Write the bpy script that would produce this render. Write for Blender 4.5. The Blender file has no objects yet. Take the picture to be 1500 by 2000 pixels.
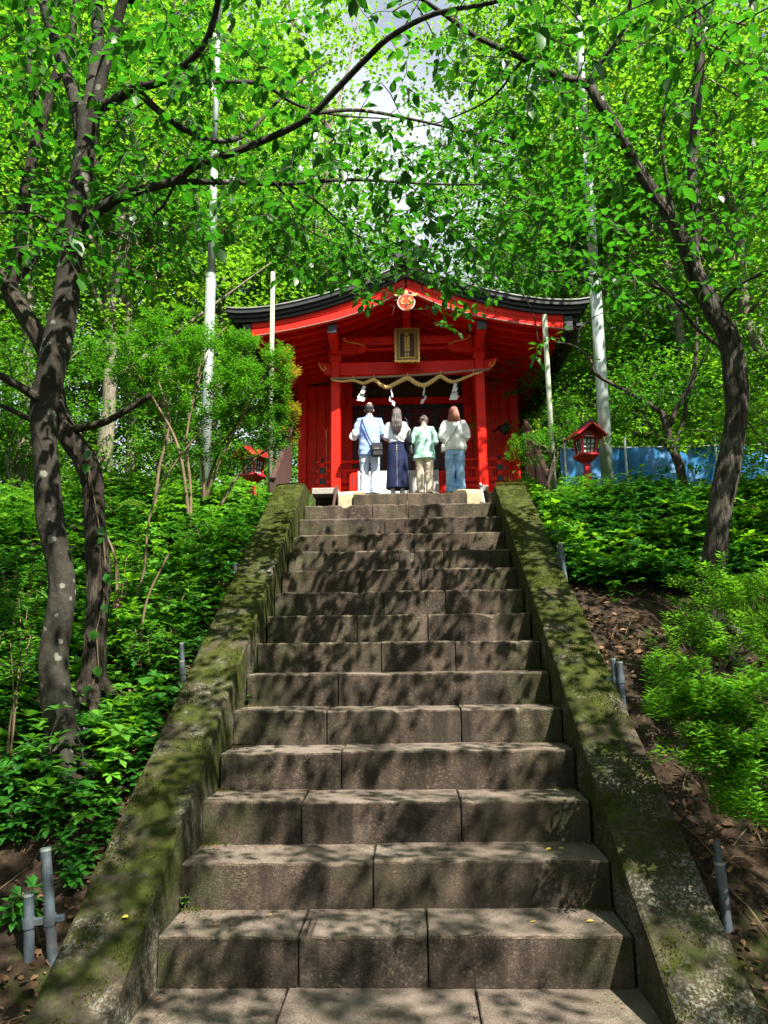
import bpy, bmesh, math, random
import numpy as np
from mathutils import Vector, Matrix, noise as mnoise

random.seed(7); RNG = np.random.default_rng(7)
scene = bpy.context.scene
col = scene.collection

# ------------------------------------------------------------------ camera
TH, YAW, ROLL = math.radians(10), math.radians(1.83), math.radians(.7)
CAM = Vector((0, 0, 1.609)); FPX = 1502.0
fw = Vector((-math.sin(YAW)*math.cos(TH), math.cos(YAW)*math.cos(TH), math.sin(TH)))
r0 = Vector((math.cos(YAW), math.sin(YAW), 0)); u0 = r0.cross(fw)
rt = r0*math.cos(ROLL) - u0*math.sin(ROLL); up = u0*math.cos(ROLL) + r0*math.sin(ROLL)
cd = bpy.data.cameras.new('camera'); cam = bpy.data.objects.new('camera', cd); col.objects.link(cam)
m = Matrix((rt, up, -fw)).transposed().to_4x4(); m.translation = CAM; cam.matrix_world = m
cd.sensor_fit = 'VERTICAL'; cd.sensor_height = 36.0; cd.lens = 36.0*FPX/2000; cd.clip_end = 600; cd.clip_start = .05
scene.camera = cam

def at(px, py, Y):
    """the point seen at photograph pixel (px, py) standing at distance Y up the path"""
    r = fw + rt*((px-750)/FPX) - up*((py-1000)/FPX)
    return CAM + r*(Y/r.y)
def pix(p):
    d = Vector(p) - CAM; z = d.dot(fw)
    return 750 + FPX*d.dot(rt)/z, 1000 - FPX*d.dot(up)/z
def pix_np(P):
    d = P - np.array(CAM); z = d @ np.array(fw); z = np.where(z < .1, .1, z)
    return 750 + FPX*(d @ np.array(rt))/z, 1000 - FPX*(d @ np.array(up))/z

# ------------------------------------------------------------------ light
SUN = Vector((.42, -.54, .90)).normalized()
world = bpy.data.worlds.new('World'); scene.world = world; world.use_nodes = True
wt = world.node_tree; bg = wt.nodes['Background']
sky = wt.nodes.new('ShaderNodeTexSky'); sky.sky_type = 'NISHITA'; sky.sun_disc = False
sky.sun_elevation = math.asin(SUN.z); sky.sun_rotation = math.atan2(SUN.x, SUN.y)
sky.air_density = 1.0; sky.dust_density = 2.5; sky.ozone_density = 1.0
tcw = wt.nodes.new('ShaderNodeTexCoord'); cn = wt.nodes.new('ShaderNodeTexNoise'); cn.inputs['Scale'].default_value = 2.6; cn.inputs['Detail'].default_value = 7
wt.links.new(tcw.outputs['Generated'], cn.inputs['Vector'])
cr = wt.nodes.new('ShaderNodeMapRange'); cr.inputs[1].default_value = .36; cr.inputs[2].default_value = .60
wt.links.new(cn.outputs['Fac'], cr.inputs[0])
cm = wt.nodes.new('ShaderNodeMix'); cm.data_type = 'RGBA'; cm.inputs[7].default_value = (6.0, 6.3, 6.9, 1)      # bright summer cloud over the hazy sky
wt.links.new(cr.outputs[0], cm.inputs[0]); wt.links.new(sky.outputs[0], cm.inputs[6]); wt.links.new(cm.outputs[2], bg.inputs[0])
bg.inputs[1].default_value = .05
sl = bpy.data.lights.new('sun', 'SUN'); sl.energy = 5.0; sl.angle = math.radians(.5); sl.color = (1, .93, .82)
so = bpy.data.objects.new('sun', sl); col.objects.link(so)
so.rotation_euler = SUN.to_track_quat('Z', 'Y').to_euler(); so.location = (10, -10, 30)
vs = scene.view_settings; vs.view_transform = 'Standard'; vs.look = 'None'; vs.exposure = 1.9; vs.gamma = 1.0
vs.use_curve_mapping = False
scene.render.engine = 'CYCLES'
cy = scene.cycles; cy.max_bounces = 6; cy.diffuse_bounces = 4; cy.glossy_bounces = 3; cy.transmission_bounces = 5
cy.caustics_reflective = False; cy.caustics_refractive = False; cy.use_denoising = True

# ------------------------------------------------------------------ node helpers
def new_mat(name):
    mt = bpy.data.materials.new(name); mt.use_nodes = True
    nt = mt.node_tree; return mt, nt, nt.nodes['Principled BSDF']
def nd(nt, typ, ins=None, **kw):
    n = nt.nodes.new(typ)
    for k, v in kw.items(): setattr(n, k, v)
    for k, v in (ins or {}).items():
        if isinstance(v, bpy.types.NodeSocket): nt.links.new(v, n.inputs[k])
        else: n.inputs[k].default_value = v
    return n
def c4(c): return (c[0], c[1], c[2], 1)
def pos(nt, scale=(1, 1, 1)):
    g = nd(nt, 'ShaderNodeNewGeometry')
    return nd(nt, 'ShaderNodeVectorMath', {0: g.outputs['Position'], 1: scale}, operation='MULTIPLY').outputs[0]
def noi(nt, vec, scale, detail=6, rough=.6):
    return nd(nt, 'ShaderNodeTexNoise', {'Vector': vec, 'Scale': scale, 'Detail': detail, 'Roughness': rough}).outputs['Fac']
def ramp(nt, fac, lo, hi):
    return nd(nt, 'ShaderNodeMapRange', {'Value': fac, 'From Min': lo, 'From Max': hi}).outputs[0]
def mix(nt, fac, a, b):
    n = nt.nodes.new('ShaderNodeMix'); n.data_type = 'RGBA'
    for k, v in ((0, fac), (6, a), (7, b)):
        if isinstance(v, bpy.types.NodeSocket): nt.links.new(v, n.inputs[k])
        else: n.inputs[k].default_value = c4(v) if k else v
    return n.outputs[2]
def mul(nt, a, b, op='MULTIPLY'):
    return nd(nt, 'ShaderNodeMath', {0: a, 1: b}, operation=op).outputs[0]
def bump(nt, p, h, strength=.4, dist=.01):
    b = nd(nt, 'ShaderNodeBump', {'Height': h, 'Strength': strength, 'Distance': dist})
    nt.links.new(b.outputs[0], p.inputs['Normal'])
def pmat(name, a, b, scale=6, rough=.7, bs=0, bscale=60, lo=.35, hi=.65, stretch=(1, 1, 1), metal=0, spec=.4, dirt=None):
    mt, nt, p = new_mat(name)
    v = pos(nt, stretch)
    c = mix(nt, ramp(nt, noi(nt, v, scale), lo, hi), a, b)
    if dirt:
        c = mix(nt, ramp(nt, noi(nt, pos(nt), 2.3, 9, .7), .5, .75), c, dirt)
    nt.links.new(c, p.inputs['Base Color'])
    rr = nd(nt, 'ShaderNodeMapRange', {'Value': noi(nt, v, scale*3), 'To Min': max(rough-.12, 0), 'To Max': min(rough+.12, 1)})
    nt.links.new(rr.outputs[0], p.inputs['Roughness'])
    p.inputs['Metallic'].default_value = metal; p.inputs['Specular IOR Level'].default_value = spec
    if bs: bump(nt, p, noi(nt, v, bscale, 5), bs)
    return mt

def stone_mat():
    mt, nt, p = new_mat('weathered_andesite')
    v = pos(nt)
    c = mix(nt, ramp(nt, noi(nt, v, 3.2, 9, .65), .40, .66), (.042, .032, .025), (.152, .117, .088))
    c = mix(nt, ramp(nt, noi(nt, v, 60, 4, .7), .52, .75), c, (.30, .225, .16))
    oi = nd(nt, 'ShaderNodeObjectInfo')
    c = mix(nt, mul(nt, oi.outputs['Random'], .5), c, (.085, .058, .042))
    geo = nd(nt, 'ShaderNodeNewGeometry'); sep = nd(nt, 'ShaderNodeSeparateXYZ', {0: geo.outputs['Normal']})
    # damp grime streaks running down the risers, their colour deepened to paint shade
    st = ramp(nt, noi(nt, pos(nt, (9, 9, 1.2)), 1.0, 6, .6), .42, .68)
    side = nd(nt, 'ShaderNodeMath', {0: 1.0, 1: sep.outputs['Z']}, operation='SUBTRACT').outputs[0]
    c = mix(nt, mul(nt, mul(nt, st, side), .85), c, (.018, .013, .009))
    # moss at the ends of the steps next to the side walls
    sp = nd(nt, 'ShaderNodeSeparateXYZ', {0: geo.outputs['Position']})
    ax = nd(nt, 'ShaderNodeMath', {0: nd(nt, 'ShaderNodeMath', {0: sp.outputs['X'], 1: .1}, operation='ADD').outputs[0]}, operation='ABSOLUTE').outputs[0]
    edge = ramp(nt, ax, .72, 1.18)
    ms = mul(nt, ramp(nt, noi(nt, v, 7, 8, .7), .42, .6), edge)
    c = mix(nt, mul(nt, ms, .85), c, (.055, .075, .018))
    lich = nd(nt, 'ShaderNodeTexVoronoi', {'Vector': v, 'Scale': 26}, feature='F1')
    lf = mul(nt, mul(nt, ramp(nt, lich.outputs['Distance'], .22, .12), ramp(nt, noi(nt, v, 2.1), .52, .62)), .5)
    c = mix(nt, lf, c, (.22, .22, .18))
    nt.links.new(c, p.inputs['Base Color']); p.inputs['Roughness'].default_value = .86; p.inputs['Specular IOR Level'].default_value = .25
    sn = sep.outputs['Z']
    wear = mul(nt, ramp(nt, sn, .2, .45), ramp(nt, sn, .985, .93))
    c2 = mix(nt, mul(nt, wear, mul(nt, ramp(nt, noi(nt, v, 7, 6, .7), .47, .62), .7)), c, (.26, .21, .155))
    pit = ramp(nt, noi(nt, v, 140, 3, .8), .36, .48)
    c2 = mix(nt, pit, (.035, .028, .022), c2)
    c2 = mix(nt, mul(nt, ramp(nt, noi(nt, v, 1.1, 5), .5, .62), .25), c2, (.09, .085, .04))
    # foot-worn, dusty treads, painted paler still so they read as sunlit
    lit_dust = mul(nt, ramp(nt, sn, .75, .97), ramp(nt, noi(nt, v, 2.4, 7, .7), .30, .58))
    c2 = mix(nt, mul(nt, lit_dust, .62), c2, (.285, .235, .195))
    c2 = mix(nt, mul(nt, mul(nt, ramp(nt, noi(nt, pos(nt, (1.3, 1.3, .7)), 1.9, 9, .75), .50, .66), side), .75), c2, (.020, .017, .014))  # broad dark grime on the risers, added to paint deeper shade
    nt.links.new(c2, p.inputs['Base Color'])
    h = mul(nt, mul(nt, noi(nt, pos(nt, (70, 70, 190)), 1, 4, .75), noi(nt, v, 26, 6, .7), 'ADD'), mul(nt, pit, .5), 'ADD')
    bump(nt, p, h, .95, .014)
    return mt
def moss_mat():
    mt, nt, p = new_mat('mossy_concrete'); v = pos(nt)
    c = mix(nt, ramp(nt, noi(nt, v, 28, 8, .75), .35, .65), (.034, .027, .018), (.085, .070, .048))
    c = mix(nt, ramp(nt, noi(nt, v, 5, 6), .5, .7), c, (.040, .034, .024))
    lich = noi(nt, v, 55, 4, .7)
    lm = mul(nt, ramp(nt, lich, .50, .58), ramp(nt, noi(nt, v, 3.1, 3), .42, .56))
    c = mix(nt, lm, c, (.20, .20, .16))
    gp = nd(nt, 'ShaderNodeSeparateXYZ', {0: nd(nt, 'ShaderNodeNewGeometry').outputs['Position']})
    high = ramp(nt, gp.outputs['Z'], -.3, 3.2)
    fac = nd(nt, 'ShaderNodeMath', {0: noi(nt, v, 2.6, 10, .72), 1: mul(nt, high, .19)}, operation='ADD').outputs[0]
    moss = mix(nt, ramp(nt, noi(nt, v, 14, 6), .3, .7), (.014, .019, .005), (.052, .062, .010))
    c = mix(nt, ramp(nt, fac, .49, .60), c, moss)
    nt.links.new(c, p.inputs['Base Color']); p.inputs['Roughness'].default_value = .95; p.inputs['Specular IOR Level'].default_value = .15
    h = mul(nt, noi(nt, v, 85, 6, .75), mul(nt, ramp(nt, fac, .47, .62), 1.0), 'ADD')
    bump(nt, p, h, .8, .016)
    return mt
def soil_mat():
    mt, nt, p = new_mat('leafy_soil'); v = pos(nt)
    c = mix(nt, ramp(nt, noi(nt, v, 4, 9, .7), .35, .65), (.016, .011, .008), (.046, .031, .021))
    vo = nd(nt, 'ShaderNodeTexVoronoi', {'Vector': v, 'Scale': 22}, feature='F1')
    c = mix(nt, mul(nt, ramp(nt, noi(nt, v, 9, 5), .5, .62), .6), c, (.080, .052, .032))
    c = mix(nt, ramp(nt, noi(nt, v, 1.7, 8, .7), .54, .64), c, (.032, .046, .009))
    nt.links.new(c, p.inputs['Base Color']); p.inputs['Roughness'].default_value = .95; p.inputs['Specular IOR Level'].default_value = .15
    bump(nt, p, mul(nt, noi(nt, v, 30, 8, .7), vo.outputs['Distance'], 'ADD'), 1.0, .03)
    return mt
def leaf_mat(name, a, b, t, tf=.5, rough=.42, spec=.45, yellow=None):
    mt, nt, p = new_mat(name)
    at_ = nd(nt, 'ShaderNodeAttribute', attribute_name='tint').outputs['Fac']
    oi = nd(nt, 'ShaderNodeObjectInfo').outputs['Random']
    k = nd(nt, 'ShaderNodeMath', {0: mul(nt, at_, .85), 1: mul(nt, oi, .15)}, operation='ADD').outputs[0]
    c = mix(nt, k, a, b)
    tc = mix(nt, k, tuple(x*.72 for x in t), tuple(min(x*1.2, 1) for x in t))
    if yellow:
        f = ramp(nt, at_, .9, 1.0); c = mix(nt, f, c, yellow); tc = mix(nt, f, tc, yellow)
    nt.links.new(c, p.inputs['Base Color']); p.inputs['Roughness'].default_value = rough; p.inputs['Specular IOR Level'].default_value = spec
    tr = nd(nt, 'ShaderNodeBsdfTranslucent', {'Color': tc})
    mx = nd(nt, 'ShaderNodeMixShader', {0: tf, 1: p.outputs[0], 2: tr.outputs[0]})
    nt.links.new(mx.outputs[0], nt.nodes['Material Output'].inputs[0])
    return mt
def bark_mat(name, a, b, crack, lichen=None, stretch=.16, scale=26, strength=.9, thr=.38):
    mt, nt, p = new_mat(name); v = pos(nt, (1, 1, stretch)); vr = pos(nt)
    n1 = noi(nt, v, scale, 6, .65)
    c = mix(nt, ramp(nt, noi(nt, vr, 5, 6), .35, .65), a, b)
    n2 = noi(nt, pos(nt, (1, 1, stretch*1.6)), scale*2.3, 5, .7)
    c = mix(nt, ramp(nt, n2, .40, .62), mix(nt, .55, c, crack), c)
    c = mix(nt, ramp(nt, n1, thr+.08, thr-.04), c, crack)
    if lichen:
        vo = nd(nt, 'ShaderNodeTexVoronoi', {'Vector': nd(nt, 'ShaderNodeVectorMath', {0: vr, 1: nd(nt, 'ShaderNodeVectorMath', {0: nd(nt, 'ShaderNodeTexNoise', {'Vector': vr, 'Scale': 22}).outputs['Color'], 1: (.05, .05, .05)}, operation='MULTIPLY').outputs[0]}, operation='ADD').outputs[0], 'Scale': 13.0, 'Randomness': 1.0}, feature='F1')
        cs = nd(nt, 'ShaderNodeSeparateColor', {0: vo.outputs['Color']}).outputs[0]
        rad = nd(nt, 'ShaderNodeMapRange', {'Value': cs, 'From Min': .45, 'From Max': 1, 'To Min': 0.0, 'To Max': .44}).outputs[0]
        f = ramp(nt, nd(nt, 'ShaderNodeMath', {0: rad, 1: vo.outputs['Distance']}, operation='SUBTRACT').outputs[0], .0, .09)
        c = mix(nt, mul(nt, f, .85), c, lichen)
    nt.links.new(c, p.inputs['Base Color']); p.inputs['Roughness'].default_value = .88; p.inputs['Specular IOR Level'].default_value = .2
    bump(nt, p, mul(nt, n1, mul(nt, n2, .5), 'ADD'), strength, .03)
    return mt

M = {}
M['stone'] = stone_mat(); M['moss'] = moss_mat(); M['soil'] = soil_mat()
M['granite'] = pmat('speckled_granite', (.16, .15, .13), (.34, .32, .29), 90, .85, .4, 120)
M['sandstone'] = pmat('pale_sandstone', (.28, .23, .14), (.42, .35, .22), 14, .85, .4, 80)
M['red'] = pmat('vermilion_paint', (.72, .015, .005), (.60, .010, .004), 5, .48, .06, 200, spec=.18, dirt=(.36, .008, .006))
M['crimson'] = pmat('crimson_paint', (.42, .012, .022), (.30, .010, .016), 9, .42, .08, 150, spec=.4)
M['black'] = pmat('black_lacquer', (.012, .012, .015), (.022, .022, .026), 12, .45)
M['roof'] = pmat('dark_copper_roof', (.009, .010, .013), (.020, .022, .028), 8, .5, .2, 40, spec=.4)
M['roofedge'] = pmat('roof_edge_metal', (.15, .16, .15), (.26, .27, .25), 8, .5, metal=.3)
M['gold'] = pmat('gilded_metal', (.62, .42, .10), (.50, .30, .06), 40, .38, .2, 80, metal=.7)
M['goldpaint'] = pmat('gold_paint', (.78, .55, .16), (.62, .42, .10), 40, .5)
M['paving'] = pmat('pale_concrete', (.40, .38, .34), (.50, .48, .43), 5, .85, .3, 60)
M['darkwood'] = pmat('dark_brown_wood', (.028, .016, .009), (.070, .042, .024), 3, .55, .2, 30, stretch=(12, 12, 1))
M['brownmetal'] = pmat('brown_railing_paint', (.040, .022, .018), (.065, .036, .030), 6, .45)
M['oldwood'] = pmat('grey_wood_pole', (.20, .15, .11), (.32, .25, .19), 4, .8, .3, 40, stretch=(1, 12, 12))
M['rope'] = pmat('rice_straw_rope', (.52, .34, .12), (.70, .50, .22), 60, .85, .6, 160)
M['paper'] = pmat('white_paper', (.62, .62, .63), (.56, .56, .58), 12, .8)
M['notice'] = pmat('white_notice_board', (.60, .60, .60), (.56, .57, .57), 4, .6)
M['ink'] = pmat('grey_ink', (.12, .12, .16), (.2, .2, .24), 30, .8)
M['galv'] = pmat('galvanised_steel', (.24, .29, .27), (.34, .39, .36), 7, .42, .05, 90, metal=.45)
M['bambooskin'] = pmat('pale_green_pole', (.22, .26, .18), (.31, .33, .25), 6, .5, stretch=(4, 4, .6))
M['pipe'] = pmat('grey_steel_pipe', (.055, .078, .10), (.10, .13, .155), 14, .5, .15, 90, metal=.25, dirt=(.11, .085, .065))
M['tarp'] = pmat('blue_tarpaulin', (.010, .10, .25), (.022, .155, .34), 2.5, .38, .35, 9)
M['frost'] = pmat('frosted_pane', (.62, .66, .66), (.7, .72, .72), 20, .6)
M['grass'] = leaf_mat('grass_blades', (.05, .14, .012), (.09, .22, .02), (.16, .38, .02), .4)
M['leaf'] = leaf_mat('dogwood_leaf', (.009, .050, .006), (.036, .135, .010), (.042, .23, .008), .42)
M['leaf_b'] = leaf_mat('maple_leaf', (.012, .065, .007), (.042, .145, .010), (.058, .28, .010), .45)
M['leaf_far'] = leaf_mat('forest_leaf', (.024, .10, .008), (.095, .215, .014), (.21, .49, .018), .5, .5, .35, (.36, .40, .02))
M['leaf_far2'] = leaf_mat('forest_leaf_dark', (.014, .075, .008), (.055, .165, .013), (.12, .37, .014), .45, .5, .35)
M['leaf_shrub'] = leaf_mat('azalea_leaf', (.016, .085, .006), (.042, .155, .009), (.10, .36, .01), .36)
M['leaf_tip'] = leaf_mat('azalea_leaf_tip', (.13, .12, .012), (.30, .12, .012), (.4, .3, .02), .4)
M['leaf_bright'] = leaf_mat('young_azalea_leaf', (.055, .20, .012), (.10, .29, .018), (.24, .56, .016), .4)
M['leaf_cover'] = leaf_mat('pachysandra_leaf', (.010, .075, .010), (.034, .145, .014), (.07, .28, .012), .3, .36, .5)
M['leaf_cover2'] = leaf_mat('pale_pachysandra_leaf', (.028, .125, .012), (.085, .23, .018), (.14, .40, .016), .3, .36, .5)
M['litter'] = leaf_mat('dry_leaf', (.055, .026, .014), (.21, .125, .068), (.2, .1, .04), .15, .8, .2)
M['mosstuft'] = leaf_mat('moss_tuft', (.020, .028, .005), (.070, .085, .010), (.10, .14, .01), .25, .9, .1)
M['yleaf'] = leaf_mat('yellow_leaf', (.55, .42, .05), (.62, .5, .08), (.5, .4, .05), .3, .6, .3)
M['bark1'] = bark_mat('smooth_lichened_bark', (.021, .019, .014), (.044, .041, .031), (.012, .010, .008), (.15, .155, .13), .5, 14, .5, .33)
M['bark2'] = bark_mat('furrowed_bark', (.036, .030, .021), (.090, .078, .056), (.015, .011, .008), None, .13, 44, 1.0, .46)
M['bark3'] = bark_mat('fissured_grey_bark', (.050, .046, .037), (.140, .128, .104), (.020, .015, .011), None, .09, 46, 1.0, .45)
M['bark_far'] = bark_mat('forest_bark', (.13, .115, .085), (.26, .235, .18), (.05, .04, .03), None, .2, 14, .8, .40)
M['twig'] = pmat('dark_twig', (.030, .022, .016), (.062, .046, .034), 20, .85)
M['stem'] = pmat('brown_stem', (.09, .06, .035), (.15, .105, .065), 12, .85)
M['cane'] = pmat('yellow_bamboo', (.62, .42, .06), (.5, .40, .08), 6, .4)

# ------------------------------------------------------------------ object helpers
def thing(name, label, cat, loc=(0, 0, 0), rot=0, group=None):
    o = bpy.data.objects.new(name, None); col.objects.link(o)
    o.location = loc; o.rotation_euler = (0, 0, rot); o['label'] = label; o['category'] = cat
    if group: o['group'] = group
    o.empty_display_size = .1
    return o
def tag(o, label, cat, group=None):
    o['label'] = label; o['category'] = cat
    if group: o['group'] = group
    return o
def wpos(o):
    return o.matrix_basis if o.parent is None else wpos(o.parent) @ o.matrix_basis
def link(name, me, parent=None, local=False):
    """link a mesh; its coordinates are world ones unless local"""
    o = bpy.data.objects.new(name, me); col.objects.link(o)
    if parent is not None:
        o.parent = parent
        if not local: o.matrix_basis = wpos(parent).inverted()
    return o
def part(name, me, parent, local=False, label=None, kind=None):
    o = link(name, me, parent, local)
    if label: o['label'] = label
    if kind: o['kind'] = kind
    return o
def copy_tree(o, parent=None):
    c = o.copy(); col.objects.link(c)
    if parent is not None: c.parent = parent
    for ch in list(o.children): copy_tree(ch, c)
    return c

class MB:
    def __init__(s): s.v = []; s.f = []
    def add(s, vs, fs):
        n = len(s.v); s.v += [tuple(x) for x in vs]; s.f += [tuple(i+n for i in f) for f in fs]; return s
    def box(s, x0, x1, y0, y1, z0, z1, mtx=None):
        vs = [Vector((x, y, z)) for z in (z0, z1) for y in (y0, y1) for x in (x0, x1)]
        if mtx: vs = [mtx @ q for q in vs]
        return s.add(vs, [(0, 2, 3, 1), (4, 5, 7, 6), (0, 1, 5, 4), (2, 6, 7, 3), (0, 4, 6, 2), (1, 3, 7, 5)])
    def bar(s, a, b, w, h, upv=(0, 0, 1)):
        a = Vector(a); b = Vector(b); d = (b-a); L = d.length; d.normalize()
        u = Vector(upv); sd = d.cross(u)
        if sd.length < 1e-4: sd = d.cross(Vector((0, 1, 0)))
        sd.normalize(); u = sd.cross(d)
        mt = Matrix((sd, d, u)).transposed().to_4x4(); mt.translation = a
        return s.box(-w/2, w/2, 0, L, -h/2, h/2, mt)
    def tube(s, pts, rad, n=8, cap=True, jit=0, ridge=0):
        pts = [Vector(p) for p in pts]; k = len(pts)
        if not hasattr(rad, '__len__'): rad = [rad]*k
        prev = None; rings = []
        vs = []
        for i, p in enumerate(pts):
            d = (pts[min(i+1, k-1)] - pts[max(i-1, 0)])
            if d.length < 1e-9: d = Vector((0, 0, 1))
            d.normalize()
            if prev is None:
                a = Vector((1, 0, 0)) if abs(d.x) < .9 else Vector((0, 1, 0)); u = d.cross(a).normalized()
            else:
                u = prev - d*prev.dot(d)
                u = u.normalized() if u.length > 1e-6 else d.cross(Vector((1, 0, .3))).normalized()
            prev = u; w = d.cross(u)
            for j in range(n):
                t = 2*math.pi*j/n; r = rad[i]
                if jit: r *= 1 + jit*mnoise.noise(Vector((p.x*3+math.cos(t)*1.3, p.y*3+math.sin(t)*1.3, p.z*2.2)))
                if ridge:
                    q = Vector((math.cos(t)*3.2, math.sin(t)*3.2, p.z*3.5 + p.x*2)); h = mnoise.noise(q)+.5*mnoise.noise(q*2.3)
                    r *= 1 + ridge*(1-min(1, abs(h)*3.2)*2+.3)
                vs.append(p + (u*math.cos(t) + w*math.sin(t))*r)
        fs = [(i*n+j, i*n+(j+1) % n, (i+1)*n+(j+1) % n, (i+1)*n+j) for i in range(k-1) for j in range(n)]
        if cap: fs += [tuple(range(n-1, -1, -1)), tuple(range((k-1)*n, k*n))]
        return s.add(vs, fs)
    def loft(s, rings, n=20, cap=True):
        """rings: (x, y, z, rx, ry[, power])"""
        vs = []
        for r in rings:
            pw = r[5] if len(r) > 5 else 2.0
            for j in range(n):
                t = 2*math.pi*j/n; c_, s_ = math.cos(t), math.sin(t)
                q = (abs(c_)**pw + abs(s_)**pw)**(-1/pw)
                vs.append((r[0]+r[3]*c_*q, r[1]+r[4]*s_*q, r[2]))
        k = len(rings)
        fs = [(i*n+j, i*n+(j+1) % n, (i+1)*n+(j+1) % n, (i+1)*n+j) for i in range(k-1) for j in range(n)]
        if cap: fs += [tuple(range(n-1, -1, -1)), tuple(range((k-1)*n, k*n))]
        return s.add(vs, fs)
    def ball(s, c, rx, ry, rz, n=14, k=9, mtx=None):
        vs = []; fs = []
        c = Vector(c)
        for i in range(k+1):
            ph = math.pi*i/k
            for j in range(n):
                t = 2*math.pi*j/n
                q = Vector((rx*math.sin(ph)*math.cos(t), ry*math.sin(ph)*math.sin(t), rz*math.cos(ph)))
                if mtx: q = mtx @ q
                vs.append(c + q)
        for i in range(k):
            for j in range(n): fs.append((i*n+j, (i+1)*n+j, (i+1)*n+(j+1) % n, i*n+(j+1) % n))
        return s.add(vs, fs)
    def prism(s, pts, y0, y1, axis='y'):
        """pts: outline in (x, z); extruded along y (or along x when axis = 'x')"""
        n = len(pts)
        if axis == 'y': vs = [(a, y0, b) for a, b in pts] + [(a, y1, b) for a, b in pts]
        else: vs = [(y0, a, b) for a, b in pts] + [(y1, a, b) for a, b in pts]
        return s.add(vs, [tuple(range(n)), tuple(range(2*n-1, n-1, -1))] + [(i, i+n, (i+1) % n+n, (i+1) % n) for i in range(n)])
    def mesh(s, name, mt, bevel=0, smooth=False, seg=1):
        me = bpy.data.meshes.new(name); me.from_pydata(s.v, [], s.f)
        bm = bmesh.new(); bm.from_mesh(me)
        bmesh.ops.remove_doubles(bm, verts=bm.verts, dist=1e-6)
        bmesh.ops.recalc_face_normals(bm, faces=bm.faces)
        if bevel:
            es = [e for e in bm.edges if len(e.link_faces) == 2 and e.calc_face_angle(0) > .6]
            bmesh.ops.bevel(bm, geom=es, offset=bevel, segments=seg, affect='EDGES', profile=.5, clamp_overlap=True)
        bm.to_mesh(me); bm.free()
        me.materials.append(M[mt] if isinstance(mt, str) else mt)
        if smooth: me.polygons.foreach_set('use_smooth', [True]*len(me.polygons))
        return me
def boxmesh(name, x0, x1, y0, y1, z0, z1, mt, bevel=.006):
    return MB().box(x0, x1, y0, y1, z0, z1).mesh(name, mt, bevel)

def np_mesh(name, V, Fc, mt, tint=None, smooth=False):
    me = bpy.data.meshes.new(name); n = len(Fc); k = Fc.shape[1]
    me.vertices.add(len(V)); me.vertices.foreach_set('co', np.ascontiguousarray(V, dtype=np.float32).ravel())
    me.loops.add(n*k); me.loops.foreach_set('vertex_index', np.ascontiguousarray(Fc, dtype=np.int32).ravel())
    me.polygons.add(n); me.polygons.foreach_set('loop_start', np.arange(0, n*k, k, dtype=np.int32))
    if tint is not None:
        a = me.attributes.new('tint', 'FLOAT', 'FACE'); a.data.foreach_set('value', np.ascontiguousarray(tint, dtype=np.float32))
    me.polygons.foreach_set('use_smooth', np.full(n, smooth, dtype=bool)); me.update(calc_edges=True)
    for x in (mt if isinstance(mt, list) else [mt]): me.materials.append(M[x])
    return me
# leaf outlines: x along the leaf, y across, z up
T_NEAR = (np.array([[0, 0, 0], [.28, -.27, .05], [.28, 0, 0], [.28, .27, .05], [.64, -.22, .03], [.64, 0, -.02], [.64, .22, .03], [1, 0, -.10]]),
          np.array([[0, 2, 1], [0, 3, 2], [1, 2, 5], [1, 5, 4], [2, 3, 6], [2, 6, 5], [4, 5, 7], [5, 6, 7]]))
T_FAR = (np.array([[0, 0, 0], [.45, -.30, .06], [1, 0, -.08], [.45, .30, .06]]), np.array([[0, 2, 1], [0, 3, 2]]))
T_NARROW = (np.array([[0, 0, 0], [.5, -.16, .04], [1, 0, -.05], [.5, .16, .04]]), np.array([[0, 2, 1], [0, 3, 2]]))
T_WHORL = (np.array([[0, 0, 0], [.62, -.21, .10], [.62, 0, .04], [.62, .21, .10], [1, 0, -.02]]), np.array([[0, 2, 1], [0, 3, 2], [1, 2, 4], [2, 3, 4]]))
def unit(A): return A/np.maximum(np.linalg.norm(A, axis=1, keepdims=True), 1e-9)
def frames(D, N):
    D = unit(D); S = unit(np.cross(N, D)); return D, S, np.cross(D, S)
def leaf_mesh(name, P, D, N, L, mt, tmpl=T_NEAR, tint=None, width=1.0):
    T, Fc = tmpl; n = len(P); k = len(T)
    D, S, N = frames(D, N); L = np.broadcast_to(np.asarray(L, float), (n,))[:, None, None]
    V = P[:, None, :] + L*(T[None, :, 0:1]*D[:, None] + width*T[None, :, 1:2]*S[:, None] + T[None, :, 2:3]*N[:, None])
    F2 = (Fc[None] + (np.arange(n)*k)[:, None, None]).reshape(-1, 3)
    if tint is None: tint = RNG.random(n)
    return np_mesh(name, V.reshape(-1, 3), F2, mt, np.repeat(tint, len(Fc)), len(Fc) > 2)
def smooth_path(pts, per=6):
    P = [Vector(p) for p in pts]
    if len(P) < 3: per = max(per, 3)
    P = [P[0]*2-P[1]] + P + [P[-1]*2-P[-2]]; out = []
    for i in range(1, len(P)-2):
        for k in range(per):
            t = k/per; a, b, c, d = P[i-1:i+3]
            out.append(.5*((2*b) + (c-a)*t + (2*a-5*b+4*c-d)*t*t + (3*b-a-3*c+d)*t**3))
    out.append(P[-2]); return out
def lin(a, b, n): return [a + (b-a)*i/(n-1) for i in range(n)]

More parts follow.
